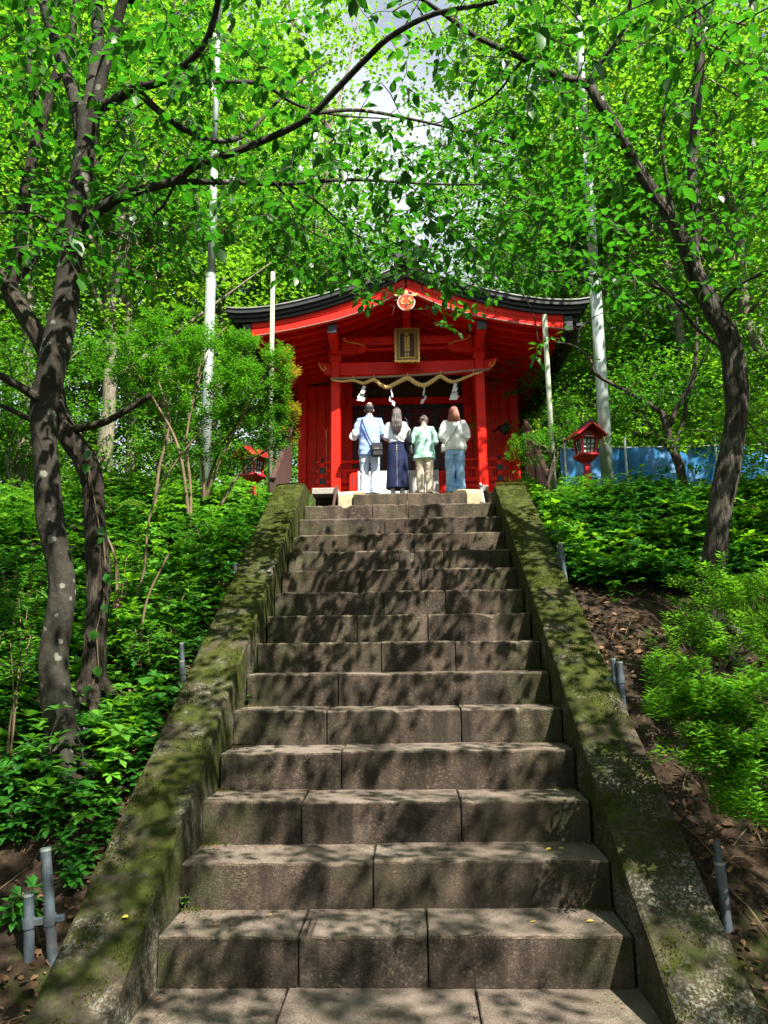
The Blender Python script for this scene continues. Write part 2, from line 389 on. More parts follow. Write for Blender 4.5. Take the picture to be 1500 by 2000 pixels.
# ================================================================== SETTING: ground
HX, HY = .39, .2363                      # tread depth and riser height
SY, SX0, SX1 = 4.025, -1.262, 1.048      # first nosing, stair ends
def nose(y): return HY + (y-SY)*HY/HX
def gz(x, y):
    x = np.asarray(x, float); y = np.asarray(y, float)
    z = np.interp(y, [-60, 1.5, 3.0, 3.6, 9.0, 10.6, 12.6, 24, 60, 140], [-1.5, -.22, -.15, nose(3.6)+.0, 3.16, 3.48, 3.92, 4.3, 9.0, 26])
    z = z + .07*np.sin(x*1.7+y*.9)*np.sin(y*1.3-x*.6) + .03*np.sin(x*5.1+1)*np.sin(y*4.3) + .012*np.sin(x*13+y*7)
    side = np.clip((np.abs(x+.1)-1.5)/2.5, 0, 1)
    z = z + side*.10*np.exp(-((y-6)/4)**2)
    inside = (x > -1.42) & (x < 1.22) & (y > 2.2) & (y < 13.0)
    z = np.where(inside, z-.75, z)
    front = (x > -1.9) & (x < 1.75) & (y <= 3.45)
    z = np.where(front, np.minimum(z, -.10), z)
    return np.where((np.abs(x) < 2.6) & (y > 13.0) & (y < 21), 4.0, z)
def axis_lines(lo, hi, d, far): 
    a = list(np.arange(lo, hi+1e-6, d)); g = d; x = hi; y = lo; o = []; q = []
    while x < far[1]: g *= 1.22; x += g; o.append(x)
    g = d
    while y > far[0]: g *= 1.22; y -= g; q.append(y)
    return np.array(q[::-1] + a + o)
gx = axis_lines(-7, 7, .085, (-150, 150)); gy = axis_lines(1.0, 14.5, .085, (-90, 260))
GX, GY = np.meshgrid(gx, gy); GZ = gz(GX, GY)
GZ += np.where(np.abs(GX) < 8, RNG.normal(0, .008, GX.shape), 0)
nx, ny = len(gx), len(gy)
ii = (np.arange(ny-1)[:, None]*nx + np.arange(nx-1)[None]).ravel()
g = link('ground', np_mesh('ground', np.stack([GX, GY, GZ], -1).reshape(-1, 3), np.stack([ii, ii+1, ii+nx+1, ii+nx], 1), 'soil'))
g['kind'] = 'structure'
g.data.polygons.foreach_set('use_smooth', [True]*len(g.data.polygons))

# ================================================================== STONE STAIRS
def worn_block(name, x0, x1, y0, y1, z0, z1, mt='stone', nx_=18, amp=.006):
    """a dressed stone block: chamfered, with slightly worn, uneven edges"""
    c = .010; ch = []
    prof = [(y0+c*.3, z0), (y0, z0+c), (y0, z0+(z1-z0)*.5), (y0, z1-c*1.4), (y0+c*.5, z1-c*.4), (y0+c*1.6, z1), ((y0+y1)/2, z1), (y1, z1), (y1, z0)]
    xs = [x0, x0+.006] + list(np.linspace(x0+.03, x1-.03, nx_)) + [x1-.006, x1]
    n = len(prof); vs = []
    for i, x in enumerate(xs):
        ins = .006 if i in (0, len(xs)-1) else 0
        for j, (y, z) in enumerate(prof):
            k = mnoise.noise(Vector((x*9, y*5, z*9+3))); k2 = mnoise.noise(Vector((x*40, y*31, z*40)))
            w = 1.0 if j in (2, 3, 4, 5, 6) else .3
            chip = -.020*max(0, mnoise.noise(Vector((x*14, y*7, z*5)))-.30)*4 if j in (3, 4, 5) else 0
            vs.append((x, y + (k*amp*1.3 + k2*amp*.4)*w*(1 if j < 6 else 0) + (ins if j < 5 else 0) - chip*.7, z + (k*amp+k2*amp*.3)*w*(1 if 3 < j < 8 else 0) + chip - (ins if 3 < j < 8 else 0)))
    m_ = len(xs)
    fs = [(i*n+j, (i+1)*n+j, (i+1)*n+(j+1) % n, i*n+(j+1) % n) for i in range(m_-1) for j in range(n)]
    fs += [tuple(range(n)), tuple(range((m_-1)*n+n-1, (m_-1)*n-1, -1))]
    return MB().add(vs, fs).mesh(name, mt)
stairs = thing('stone_staircase', 'long straight flight of brown weathered stone steps climbing from the bottom edge to the shrine', 'stairs', (-.1, SY, 0))
joints = {1: [583, 835], 2: [728], 3: [588, 900], 4: [667], 5: [638, 900], 6: [660], 7: [744, 889], 8: [697, 835], 9: [749, 870], 10: [703, 822], 11: [780, 866], 12: [715, 808], 13: [751, 837], 14: [727, 797]}
npx = {1: 1822, 2: 1682, 3: 1568, 4: 1467, 5: 1387, 6: 1316, 7: 1256, 8: 1202, 9: 1156, 10: 1113, 11: 1075, 12: 1041, 13: 1010, 14: 981}
for k in range(1, 15):
    y = SY + (k-1)*HX; z = HY*k
    xs = [SX0 + random.uniform(-.008, .008)] + [at(j, npx[k], y).x for j in joints[k]] + [SX1 + random.uniform(-.008, .008)]
    for a, b in zip(xs[:-1], xs[1:]):
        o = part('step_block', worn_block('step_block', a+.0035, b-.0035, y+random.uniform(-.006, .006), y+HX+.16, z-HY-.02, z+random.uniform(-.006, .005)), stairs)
land = [(-2.2, -.62), (-.62, at(950, 1960, 3.4).x), (at(950, 1960, 3.4).x, 1.9)]
for yr in (0, 1, 2, 3):
    for a, b in land if yr % 2 == 0 else [(-2.2, -1.0), (-1.0, .35), (.35, 1.9)]:
        y1 = SY+.1 if yr == 0 else 3.1 - (yr-1)*.9; y0 = 3.105 if yr == 0 else y1-.895
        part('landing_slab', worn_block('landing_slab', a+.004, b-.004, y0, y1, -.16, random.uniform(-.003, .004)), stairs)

# sloping side walls
def stringer(name, label, x0, x1, off, yend):
    t = thing(name, label, 'balustrade', ((x0+x1)/2, SY, 0))
    ys = list(np.arange(2.55, yend-.35, .16)) + [yend-.35]
    joints_y = [4.9, 6.9, 8.6]
    segs = [2.55] + joints_y + [yend]
    for a, b in zip(segs[:-1], segs[1:]):
        vs = []; fs = []
        yy = [a+.003] + [q for q in ys if a+.05 < q < b-.05] + [b-.003]
        if b == yend: yy = yy[:-1] + [yend-.42, yend-.36, yend-.2, yend-.006]
        cols = [(0, -1.1), (0, -.3), (.0, -.012), (.012, 0), (.09, .004), (.17, .006), (.25, .004), (x1-x0-.012, 0), (x1-x0, -.012), (x1-x0, -.3), (x1-x0, -1.1)]
        n = len(cols)
        for y in yy:
            zt = nose(min(y, yend-.40)) + off
            for i, (cx, cz) in enumerate(cols):
                x = x0+cx
                w = 0 if i in (0, n-1) else 1
                d1 = mnoise.noise(Vector((x*3, y*3, 1.7)))*.012 + mnoise.noise(Vector((x*14, y*14, 5)))*.005
                ch = -.012 if y in (yy[0], yy[-1]) and 2 <= i <= n-3 else 0
                vs.append((x + d1*w*(.5 if i < 3 or i > n-4 else 0), y, zt + cz + (d1 if 2 <= i <= n-3 else 0) + ch))
        m_ = len(yy)
        fs = [(i*n+j, (i+1)*n+j, (i+1)*n+j+1, i*n+j+1) for i in range(m_-1) for j in range(n-1)]
        fs += [tuple(range(n)), tuple(range(m_*n-1, (m_-1)*n-1, -1))]
        part('coping_stone', MB().add(vs, fs).mesh('coping_stone', 'moss'), t)
    return t
stringer('stone_balustrade', 'mossy sloping stone side wall on the left of the steps', -1.615, -1.265, .235, 9.62)
stringer('stone_balustrade', 'mossy sloping stone side wall on the right of the steps', 1.055, 1.42, .19, 9.55)

# ---- upper flight to the shrine platform
up_ = thing('upper_stairs', 'short stone flight at the top of the long stairs, where the worshippers stand', 'stairs', (0, 9.6, 3.3))
for a, b in ((-.70, at(795, 965, 9.6).x), (at(795, 965, 9.6).x, .74)):
    part('step_block', worn_block('step_block', a+.003, b-.003, 9.62, 10.4, 3.25, 3.545), up_)
for y0, y1, z in ((10.4, 12.2, 3.55), (12.2, 12.6, 3.79), (12.6, 13.2, 4.03)):
    for a, b in ((-1.2, -.35), (-.35, .5), (.5, 1.2)):
        part('step_block', worn_block('step_block', a+.003, b-.003, y0+.003, y1+.05, z-.4, z, 'granite'), up_)
for s, xa, xb in ((-1, -.90, -.705), (1, .745, .95)):
    part('end_block', MB().prism([(9.66, 3.30), (9.66, 3.555), (9.74, 3.60), (11.9, 4.05), (12.9, 4.2), (12.9, 3.3)], xa, xb, 'x').mesh('end_block', 'sandstone', .012), up_)
for xa, xb in ((-1.262, -.915), (.965, 1.05)):
    part('capstone', boxmesh('capstone', xa, xb, 9.86, 10.3, 3.60, 3.685, 'granite', .008), up_)
    part('capstone_support', boxmesh('capstone_support', xa+.02, xb-.02, 10.12, 10.28, 3.2, 3.598, 'stone', .008), up_)
for xa, s in ((-.945, -1), (.955, 1)):
    part('handrail_foot', MB().bar((xa+.05*(-s)*-1*.4, 9.70, 3.34), (xa-.012*s, 9.86, 3.70), .035, .05).mesh('handrail_foot', 'brownmetal', .005), up_)
plat = thing('stone_platform', 'stone platform carrying the red shrine', 'platform', (0, 13.2, 4.28))
for a, b in zip(np.linspace(-2.5, 2.55, 6)[:-1], np.linspace(-2.5, 2.55, 6)[1:]):
    part('kerb_stone', worn_block('kerb_stone', a+.003, b-.003, 13.25, 13.8, 3.7, 4.28), plat)
part('paving', boxmesh('paving', -2.5, 2.55, 13.81, 20.5, 3.9, 4.275, 'paving', .01), plat)

def railing(label, A, B, group=None):
    A = Vector(A); B = Vector(B)
    t = thing('stair_railing', label, 'railing', (A.x, A.y, A.z-1.0))
    part('top_rail', MB().bar(A, B, .07, .05).mesh('top_rail', 'brownmetal', .006), t)
    n = 26
    for i in range(n):
        q = A.lerp(B, (i+.5)/n)
        part('slat', boxmesh('slat', q.x-.014, q.x+.014, q.y-.02, q.y+.02, q.z-.85, q.z-.03, 'brownmetal', 0), t)
    for f in (.0, .5, 1):
        q = A.lerp(B, f*.96+.02)
        part('post', boxmesh('post', q.x-.045, q.x-.018, q.y-.03, q.y+.03, q.z-1.15, q.z-.03, 'brownmetal', .003), t)
railing('brown slatted railing behind the azalea to the left of the upper steps', at(533, 935, 10.3), at(569, 836, 12.9))
railing('brown slatted railing beside the clipped pine to the right of the upper steps', at(1071, 930, 10.4), at(1026, 822, 12.9))

# ================================================================== SHRINE
CX = .03; FZ = 4.28
shrine = thing('shrine_hall', 'vermilion wooden shrine hall with dark curved gable roof at the head of the steps', 'shrine', (CX, 16, FZ))
def sp(name, me, parent=None, **k): return part(name, me, parent or shrine, **k)
def sbox(name, x0, x1, y0, y1, z0, z1, mt='red', bevel=.008, parent=None):
    return sp(name, boxmesh(name, CX+x0, CX+x1, y0, y1, z0, z1, mt, bevel), parent)
RX = [0, .15, .4, .7, 1.06, 1.5, 1.98, 2.4, 2.7, 2.95, 3.10, 3.2]
RZ = [8.33, 8.27, 8.16, 8.045, 7.91, 7.77, 7.655, 7.585, 7.56, 7.555, 7.565, 7.585]   # top of the roof
def rz(x): return float(np.interp(abs(x), RX, RZ))
def zt_barge(x): return rz(x) - .20
def roof_shell(xa, xb, y0, y1, top, thick, name, mt, parent=None):
    xs = np.linspace(xa, xb, 41); pts = [(CX+x, top(x)) for x in xs] + [(CX+x, top(x)-thick) for x in xs[::-1]]
    n = len(pts); h = n//2
    vs = [(a, y0, b) for a, b in pts] + [(a, y1, b) for a, b in pts]
    fs = [(i, i+n, (i+1) % n+n, (i+1) % n) for i in range(n)]
    for i in range(h-1):
        fs += [(i, i+1, n-2-i, n-1-i), (n+i, 2*n-1-i, 2*n-2-i, n+i+1)]
    return sp(name, MB().add(vs, fs).mesh(name, mt), parent)
YB = 19.9
for i, (yo, t0, tk, ov) in enumerate(((12.72, 0, .075, 3.2), (12.78, .078, .058, 3.14), (12.83, .139, .06, 3.08))):
    roof_shell(-ov, ov, yo, YB-.05*i, lambda x, t0=t0: rz(x)-t0, tk, 'roof_layer', 'roof')
roof_shell(-3.21, 3.21, 12.70, 12.74, lambda x: rz(x)+.022, .02, 'roof_rim', 'roofedge')
sbox('ridge_beam', -.16, .16, 12.62, YB+.1, 8.30, 8.42, 'roof', .02)
sbox('ridge_cap', -.21, .21, 12.58, YB+.14, 8.42, 8.47, 'roof', .01)
sp('ridge_end_ornament', MB().prism([(CX-.17, 8.27), (CX-.20, 8.36), (CX-.13, 8.47), (CX-.06, 8.55), (CX, 8.60), (CX+.06, 8.55), (CX+.13, 8.47), (CX+.20, 8.36), (CX+.17, 8.27), (CX, 8.33)], 12.52, 12.585).mesh('ridge_end_ornament', 'roof', .008))
# bargeboards
BX = [.0, .15, .7, 1.24, 2.0, 2.75]; BZ = [7.90, 7.82, 7.54, 7.37, 7.21, 7.085]
for s in (-1, 1):
    xs = np.linspace(.02, 2.76, 22)
    topz = [zt_barge(x)-.002 for x in xs]; botz = [float(np.interp(x, BX, BZ)) for x in xs]
    vs = []
    for y in (12.88, 12.96):
        vs += [(CX+s*x, y, z) for x, z in zip(xs, topz)] + [(CX+s*x, y, z) for x, z in zip(xs, botz)]
    n = len(xs); fs = []
    for i in range(n-1):
        fs += [(i, i+1, n+i+1, n+i), (2*n+i, 3*n+i, 3*n+i+1, 2*n+i+1), (i, 2*n+i, 2*n+i+1, i+1), (n+i, n+i+1, 3*n+i+1, 3*n+i)]
    fs += [(0, n, 3*n, 2*n), (n-1, 3*n-1, 4*n-1, 2*n-1)]
    b = sp('bargeboard', MB().add(vs, fs).mesh('bargeboard', 'red'))
    st = MB().tube([(CX+s*x, 12.872, z+.008) for x, z in zip(xs, botz)], .011, 4).mesh('edge_strip', 'roofedge'); sp('edge_strip', st, b)
    ft = MB().tube([(CX+s*x, 12.874, (z1*.62+z0*.38)) for x, z0, z1 in zip(xs, botz, topz)], .007, 4).mesh('moulding', 'red'); sp('moulding', ft, b)
    sbox('bargeboard_tip', *(sorted((s*2.77, s*2.93))), 12.87, 12.97, 7.06, 7.34, 'black', .01)
# red soffit boards under the roof and the rafters
roof_shell(-2.82, 2.82, 12.97, YB-.12, lambda x: rz(x)-.205, .02, 'soffit', 'red')
def rafter(s):
    xs = np.linspace(.08, 2.84, 12); vs = []
    for y in (-.045, .045):
        vs += [(s*x, y, rz(x)-.228) for x in xs] + [(s*x, y, rz(x)-.335) for x in xs]
    n = len(xs); fs = []
    for i in range(n-1):
        fs += [(i, i+1, n+i+1, n+i), (2*n+i, 3*n+i, 3*n+i+1, 2*n+i+1), (i, 2*n+i, 2*n+i+1, i+1), (n+i, n+i+1, 3*n+i+1, 3*n+i)]
    fs += [(0, n, 3*n, 2*n), (n-1, 3*n-1, 4*n-1, 2*n-1)]
    return MB().add(vs, fs).mesh('rafter', 'red')
for s in (-1, 1):
    me = rafter(s)
    for i in range(21):
        o = part('rafter', me, shrine, local=True); o.location = (0, 13.15+i*.315-16, -FZ)
    sbox('eave_board', *sorted((s*2.85, s*3.05)), 12.98, YB-.15, 7.27, 7.40, 'black', .008)
    sbox('gutter', *sorted((s*2.97, s*3.13)), 12.9, YB, 7.13, 7.25, 'black', .03)
    sbox('purlin', *sorted((s*1.27, s*1.41)), 12.99, 19.6, 7.19, 7.36, 'red', .01)
    sbox('purlin_cap', *sorted((s*1.255, s*1.425)), 12.965, 13.0, 7.17, 7.375, 'black', .004)
sbox('purlin', -.08, .08, 12.97, 19.6, 7.72, 7.92, 'red', .01)
# front posts
for s in (-1, 1):
    x = s*1.36
    p_ = sbox('front_post', x-.088, x+.088, 13.82, 13.99, FZ+.06, 7.06, 'red', .02)
    sbox('post_base', x-.14, x+.14, 13.77, 14.04, FZ-.02, FZ+.055, 'granite', .012, p_)
    sbox('bracket_block', x-.115, x+.115, 13.80, 14.01, 6.955, 7.10, 'red', .02, p_)
    sbox('bearing_block', x-.14, x+.14, 13.79, 14.02, 7.103, 7.20, 'red', .03)
    # carved beam end outside the post, with its pale scroll line
    b = sp('beam_nose', MB().prism([(CX+s*1.45, 6.93), (CX+s*1.58, 6.95), (CX+s*1.70, 6.985), (CX+s*1.665, 6.86), (CX+s*1.60, 6.77), (CX+s*1.45, 6.70)], 13.86, 13.95).mesh('beam_nose', 'red', .01))
    sp('scroll', MB().tube(smooth_path([(CX+s*1.68, 13.852, 6.95), (CX+s*1.645, 13.852, 6.87), (CX+s*1.58, 13.852, 6.80), (CX+s*1.545, 13.852, 6.84), (CX+s*1.575, 13.852, 6.88)]), .008, 5).mesh('scroll', 'goldpaint'), b)
    # sloping stay from the post forward to the gable
    sp('sloping_stay', MB().bar((CX+x, 13.84, 7.16), (CX+x, 13.05, 7.27), .15, .13).mesh('sloping_stay', 'red', .01))
    # bracket under the rainbow beam
    br = sp('corbel', MB().prism([(CX+s*1.26, 7.30), (CX+s*.80, 7.30), (CX+s*.74, 7.24), (CX+s*.80, 7.17), (CX+s*.95, 7.13), (CX+s*1.26, 7.11)], 13.88, 13.98).mesh('corbel', 'red', .012))
    sp('scroll', MB().tube(smooth_path([(CX+s*.80, 13.868, 7.27), (CX+s*.92, 13.868, 7.325), (CX+s*1.06, 13.868, 7.35), (CX+s*1.17, 13.868, 7.385), (CX+s*1.21, 13.868, 7.43), (CX+s*1.17, 13.868, 7.44)]), .008, 5).mesh('scroll', 'goldpaint'), br)
    # inner rows of posts and beams towards the hall
    sp('side_beam', boxmesh('side_beam', CX+x-.06, CX+x+.06, 14.0, 15.95, 6.70, 6.90, 'red', .01))
    sp('gable_brace', MB().bar((CX+s*1.25, 14.5, 7.42), (CX+s*.08, 14.5, 7.80), .12, .14).mesh('gable_brace', 'red', .01))
sbox('tie_beam', -1.27, 1.27, 13.845, 13.965, 6.69, 6.945, 'red', .012)
sbox('rainbow_beam', -1.255, 1.255, 13.87, 13.99, 7.302, 7.465, 'red', .02)
sbox('king_post', -.075, .075, 13.7, 13.84, 7.40, 7.92, 'red', .01)
sbox('strut_plate', -.75, .75, 13.89, 13.97, 7.20, 7.235, 'red', .006)
# front wall of the hall
W0 = 16.0
for s in (-1, 1):
    sbox('corner_post', *sorted((s*2.18, s*2.36)), W0-.10, W0+.08, FZ, 7.4, 'red', .015)
    xs = np.linspace(1.36, 2.18, 5)
    for a, b in zip(xs[:-1], xs[1:]):
        sbox('wall_plank', *sorted((s*(a+.003), s*(b-.003))), W0-.01, W0+.03, FZ, 7.25, 'red', .006)
    jb = sbox('door_post', *sorted((s*1.19, s*1.36)), W0-.11, W0+.08, FZ, 7.45, 'red', .015)
    nail = MB().tube([(CX+s*1.62, W0-.04, 6.62), (CX+s*1.62, W0-.012, 6.62)], .04, 10).mesh('nail_cover', 'black'); sp('nail_cover', nail)
    for i in range(12):
        y = W0+.1+i*.3
        sbox('side_plank', *sorted((s*2.24, s*2.28)), y, y+.294, FZ, 7.3, 'red', .005)
sbox('lintel', -1.19, 1.19, W0-.09, W0+.05, 6.77, 6.92, 'red', .01)
sbox('transom_panel', -1.19, 1.19, W0+.0, W0+.06, 6.92, 7.42, 'darkwood', .004)
car = MB()
for i in range(46):
    x = random.uniform(-1.1, 1.1); z = random.uniform(6.97, 7.36)
    car.ball((CX+x, W0-.005, z), random.uniform(.03, .08), .03, random.uniform(.02, .05), 7, 5)
sp('transom_carving', car.mesh('transom_carving', 'darkwood', smooth=True), kind='stuff')
sbox('upper_beam', -2.2, 2.2, W0-.08, W0+.06, 7.43, 7.60, 'red', .01)
for i in range(4):
    x0 = -1.185+i*.5935; x1 = x0+.588
    d = sbox('lattice_door', x0, x1, W0+.03, W0+.05, 4.9, 6.765, 'red', .004)
    fr = MB()
    for a, b, c_, e in ((x0, x0+.05, 4.9, 6.765), (x1-.05, x1, 4.9, 6.765), (x0+.05, x1-.05, 6.70, 6.765), (x0+.05, x1-.05, 5.20, 5.28)):
        fr.box(CX+a, CX+b, W0-.03, W0+.028, c_, e)
    sp('door_frame', fr.mesh('door_frame', 'black'), d)
    lat = MB()
    nx_, nz_ = 7, 18
    for k in range(nx_+1):
        x = x0+.05+(x1-x0-.1)*k/nx_; lat.box(CX+x-.013, CX+x+.013, W0-.005, W0+.022, 5.28, 6.70)
    for k in range(nz_+1):
        z = 5.28+1.42*k/nz_; lat.box(CX+x0+.05, CX+x1-.05, W0-.012, W0+.018, z-.013, z+.013)
    o = sp('lattice', lat.mesh('lattice', 'black'), d); o['kind'] = 'stuff'
# deck and low railing
sbox('deck', -1.95, 1.98, 14.9, W0-.12, 4.70, 4.78, 'red', .01)
sbox('deck_skirt', -1.9, 1.93, 15.0, 15.05, FZ, 4.70, 'red', .01)
for s, xo, xi in ((-1, -1.86, -.90), (1, 1.93, .98)):
    for z, w, nm in ((5.28, .025, 'handrail'), (5.10, .03, 'middle_rail'), (4.88, .045, 'bottom_rail')):
        a, b = sorted((xo, xi)); r_ = sbox(nm, a, b, 14.93, 14.99, z-w, z+w, 'red', .006)
        cap = sorted((xo-.002*s, xo+.03*s)); sbox('rail_cap', cap[0], cap[1], 14.922, 14.998, z-w-.008, z+w+.008, 'black', .004, r_)
    xp = xo - s*.13
    pp = sbox('railing_post', xp-.05, xp+.05, 14.915, 15.005, 4.78, 5.25, 'red', .006)
    for z in (4.88, 5.10): sbox('metal_band', xp-.062, xp+.062, 14.90, 15.012, z-.06, z+.055, 'black', .004, pp)
    sp('post_knob', MB().ball((CX+xp, 14.96, 5.30), .05, .05, .055, 10, 7).mesh('post_knob', 'black', smooth=True), pp)
    for j in (.35, .6, .85):
        xx = xo + (xi-xo)*j; sbox('railing_strut', xx-.045, xx+.045, 14.94, 14.98, 4.92, 5.08, 'red', .005)
# hanging eave bracket at the right rear
br = sbox('rear_bracket', 2.30, 2.62, 17.9, 18.0, 6.0, 6.85, 'red', .01); sbox('bracket_post', 2.62, 2.74, 17.85, 18.05, 5.75, 6.95, 'red', .01, br)
sbox('bracket_roof', 2.76, 2.95, 17.6, 18.3, 5.95, 6.95, 'black', .01, br); sbox('bracket_rail', 2.30, 2.64, 17.84, 17.9, 6.48, 6.55, 'red', .008, br)
# gable crest
cz = 7.655; cr_ = thing('gable_crest', 'round orange crest with gold marks on the shrine gable', 'crest', (CX, 12.87, cz))
def disc(cx, y0, y1, z, r, n=32): return MB().tube([(cx, y1, z), (cx, y0, z)], r, n)
part('disc', disc(CX, 12.83, 12.87, cz, .150).mesh('disc', pmat('orange_lacquer', (.56, .045, .006), (.48, .035, .005), 9, .4), .004), cr_)
part('rim', MB().tube([(CX+.152*math.cos(a), 12.832, cz+.152*math.sin(a)) for a in np.linspace(0, 2*math.pi, 33)], .008, 6, False).mesh('rim', 'paper'), cr_)
for s in (-1, 1):
    part('flame_mark', MB().tube(smooth_path([(CX+s*.028, 12.825, cz-.02), (CX+s*.075, 12.825, cz-.035), (CX+s*.085, 12.825, cz+.02), (CX+s*.05, 12.825, cz+.05), (CX+s*.075, 12.825, cz+.105)]), [.008]*8+[.012]*8+[.010]*6+[.004]*3, 6).mesh('flame_mark', 'goldpaint'), cr_)
    part('leaf_mark', MB().prism([(CX+s*.12, cz+.12), (CX+s*.18, cz+.12), (CX+s*.225, cz+.155), (CX+s*.16, cz+.165), (CX+s*.09, cz+.155)], 12.83, 12.865).mesh('leaf_mark', 'goldpaint', .004), cr_)
part('eye_mark', disc(CX, 12.818, 12.83, cz-.055, .024, 14).mesh('eye_mark', 'black'), cr_)
part('top_knot', disc(CX, 12.835, 12.87, cz+.20, .062, 20).mesh('top_knot', 'red', .004), cr_)
part('knot_flower', disc(CX, 12.825, 12.834, cz+.20, .036, 8).mesh('knot_flower', 'goldpaint'), cr_)

# name plaque
pl = thing('shrine_plaque', 'dark wooden name plaque with scalloped gold frame hanging under the gable', 'plaque', (CX, 13.66, 7.16))
pc = Vector((CX+.005, 13.64, 7.165)); tilt = Matrix.Translation(pc) @ Matrix.Rotation(math.radians(-9), 4, 'X')
def pm(mb): mb.v = [tuple(tilt @ Vector(q)) for q in mb.v]; return mb
part('board', pm(MB().box(-.16, .16, -.012, .02, -.31, .31)).mesh('board', 'darkwood', .004), pl)
def fr_box(w, h, t, y0, y1):
    b = MB()
    for a in ((-w, w, h-t, h), (-w, w, -h, -h+t), (-w, -w+t, -h+t, h-t), (w-t, w, -h+t, h-t)): b.box(a[0], a[1], y0, y1, a[2], a[3])
    return b
part('inner_frame', pm(fr_box(.150, .272, .014, -.035, -.013)).mesh('inner_frame', 'gold', .003), pl)
part('dark_border', pm(fr_box(.205, .33, .052, -.03, .0)).mesh('dark_border', pmat('bronze_border', (.16, .11, .04), (.26, .18, .06), 60, .5, .3, 90, metal=.5), .004), pl)
out = []; n = 88
for i in range(n):
    u = i/n*4; sd = int(u); f = u-sd; w, h = .232, .362
    c_ = [(-w+2*w*f, h), (w, h-2*h*f), (w-2*w*f, -h), (-w, -h+2*h*f)][sd]
    out.append((c_, sd, f))
sc = []
for (x, z), sd, f in out:
    k = .008*math.sin(f*math.pi*(8 if sd % 2 == 0 else 14))
    nx2, nz2 = [(0, 1), (1, 0), (0, -1), (-1, 0)][sd]; sc.append((x+nx2*k, z+nz2*k))
vs = []; 
for y in (-.04, .005):
    vs += [(x, y, z) for x, z in sc] + [(x*.868, y, z*.905) for x, z in sc]
fs = []
for i in range(n):
    j = (i+1) % n
    fs += [(i, j, n+j, n+i), (2*n+i, 3*n+i, 3*n+j, 2*n+j), (i, 2*n+i, 2*n+j, j), (n+i, n+j, 3*n+j, 3*n+i)]
part('scalloped_frame', pm(MB().add(vs, fs)).mesh('scalloped_frame', 'gold', 0), pl)
def text_mesh(txt, size, mt, depth=.004):
    cu = bpy.data.curves.new('lettering', 'FONT'); cu.body = txt; cu.size = size; cu.extrude = depth; cu.align_x = 'CENTER'; cu.align_y = 'CENTER'; cu.offset = size*.012
    o = bpy.data.objects.new('lettering', cu); col.objects.link(o)
    dg = bpy.context.evaluated_depsgraph_get(); me = bpy.data.meshes.new_from_object(o.evaluated_get(dg))
    bpy.data.objects.remove(o); me.materials.clear(); me.materials.append(M[mt]); me.name = 'lettering'; return me
for i, chx in enumerate('九頭龍神社'):
    me = text_mesh(chx, .112, 'goldpaint')
    me.transform(tilt @ Matrix.Translation((-.002, -.02, .213-i*.1065)) @ Matrix.Rotation(math.radians(90), 4, 'X'))
    part('lettering', me, pl)

# sacred rope, its pole and paper streamers
rp = thing('sacred_rope', 'thick twisted straw rope looped in waves between the two front posts', 'rope', (CX, 13.72, 6.6))
rpx = [(648, 742), (668, 745), (690, 743), (710, 748.5), (730, 742), (745, 752), (758, 756), (775, 748), (796, 738.5), (812, 748), (828, 752.5), (845, 744), (860, 735), (875, 743), (888, 745.5), (905, 739), (925, 731), (944, 725.5)]
path = smooth_path([at(x, y, 13.72) for x, y in rpx], 9); n = len(path)
def rr(t): return .011 + .024*math.sin(math.pi*min(max(t, 0), 1))**.8
for k in range(3):
    pts = []; L = 0
    for i, p in enumerate(path):
        if i: L += (p-path[i-1]).length
        d = (path[min(i+1, n-1)]-path[max(i-1, 0)]).normalized(); u = Vector((0, -1, 0)); w = d.cross(u)
        a = 2*math.pi*(L/.20 + k/3); r = rr(i/(n-1))
        pts.append(p + (u*math.cos(a)+w*math.sin(a))*r*.62)
    fine = []; rad = []
    fine = pts; rad = [rr(i/(n-1))*.66 for i in range(n)]
    part('strand', MB().tube(fine, rad, 9).mesh('strand', 'rope', smooth=True), rp)
for j in (2, 4, 8, 12, 16):
    q = at(rpx[j][0], rpx[j][1]-2, 13.72); part('tie_cord', MB().tube([q+Vector((0, 0, -.02)), q+Vector((.004, -.01, .03)), q+Vector((0, .02, .09))], .007, 5).mesh('tie_cord', 'rope'), rp)
pole_ = link('rope_pole', MB().tube(smooth_path([at(645, 740, 13.765), at(800, 733.5, 13.765), at(956, 721, 13.765)], 4), .022, 8).mesh('rope_pole', 'oldwood', smooth=True))
tag(pole_, 'thin grey wooden pole from which the straw rope hangs', 'pole')
def streamer(px, py, h, wid, yaw, label, sway=0):
    q = at(px, py, 13.72)
    t = thing('paper_streamer', label, 'paper streamer', q, yaw, 'zigzag paper streamers on the rope')
    hs = h/4.2; x = 0; z = 0
    for i in range(4):
        w = wid*(.42+.20*i); s_ = (-1)**i
        vs = []
        x0 = x-w/2; dy = .012*i*s_
        for y in (dy, dy+.003):
            vs += [(x0, y, z), (x0+w, y, z-.015), (x0+w-.25*w+sway, y, z-hs-.012), (x0-.25*w+sway, y, z-hs)]
        part('paper_fold', MB().add(vs, [(0, 1, 2, 3), (7, 6, 5, 4), (0, 4, 5, 1), (1, 5, 6, 2), (2, 6, 7, 3), (3, 7, 4, 0)]).mesh('paper_fold', 'paper'), t, local=True)
        z -= hs*.98; x += (.30 if i % 2 == 0 else -.18)*w*.5 + sway
    return t
streamer(712, 753, .33, .13, .3, 'zigzag white paper streamer nearest the left post, above the man with the shoulder bag', -.02)
streamer(765, 758, .36, .10, 1.1, 'narrow twisted paper streamer above the long-haired woman in the denim skirt', 0)
streamer(829, 755, .34, .10, -1.05, 'narrow twisted paper streamer above the short-haired woman in green', -.008)
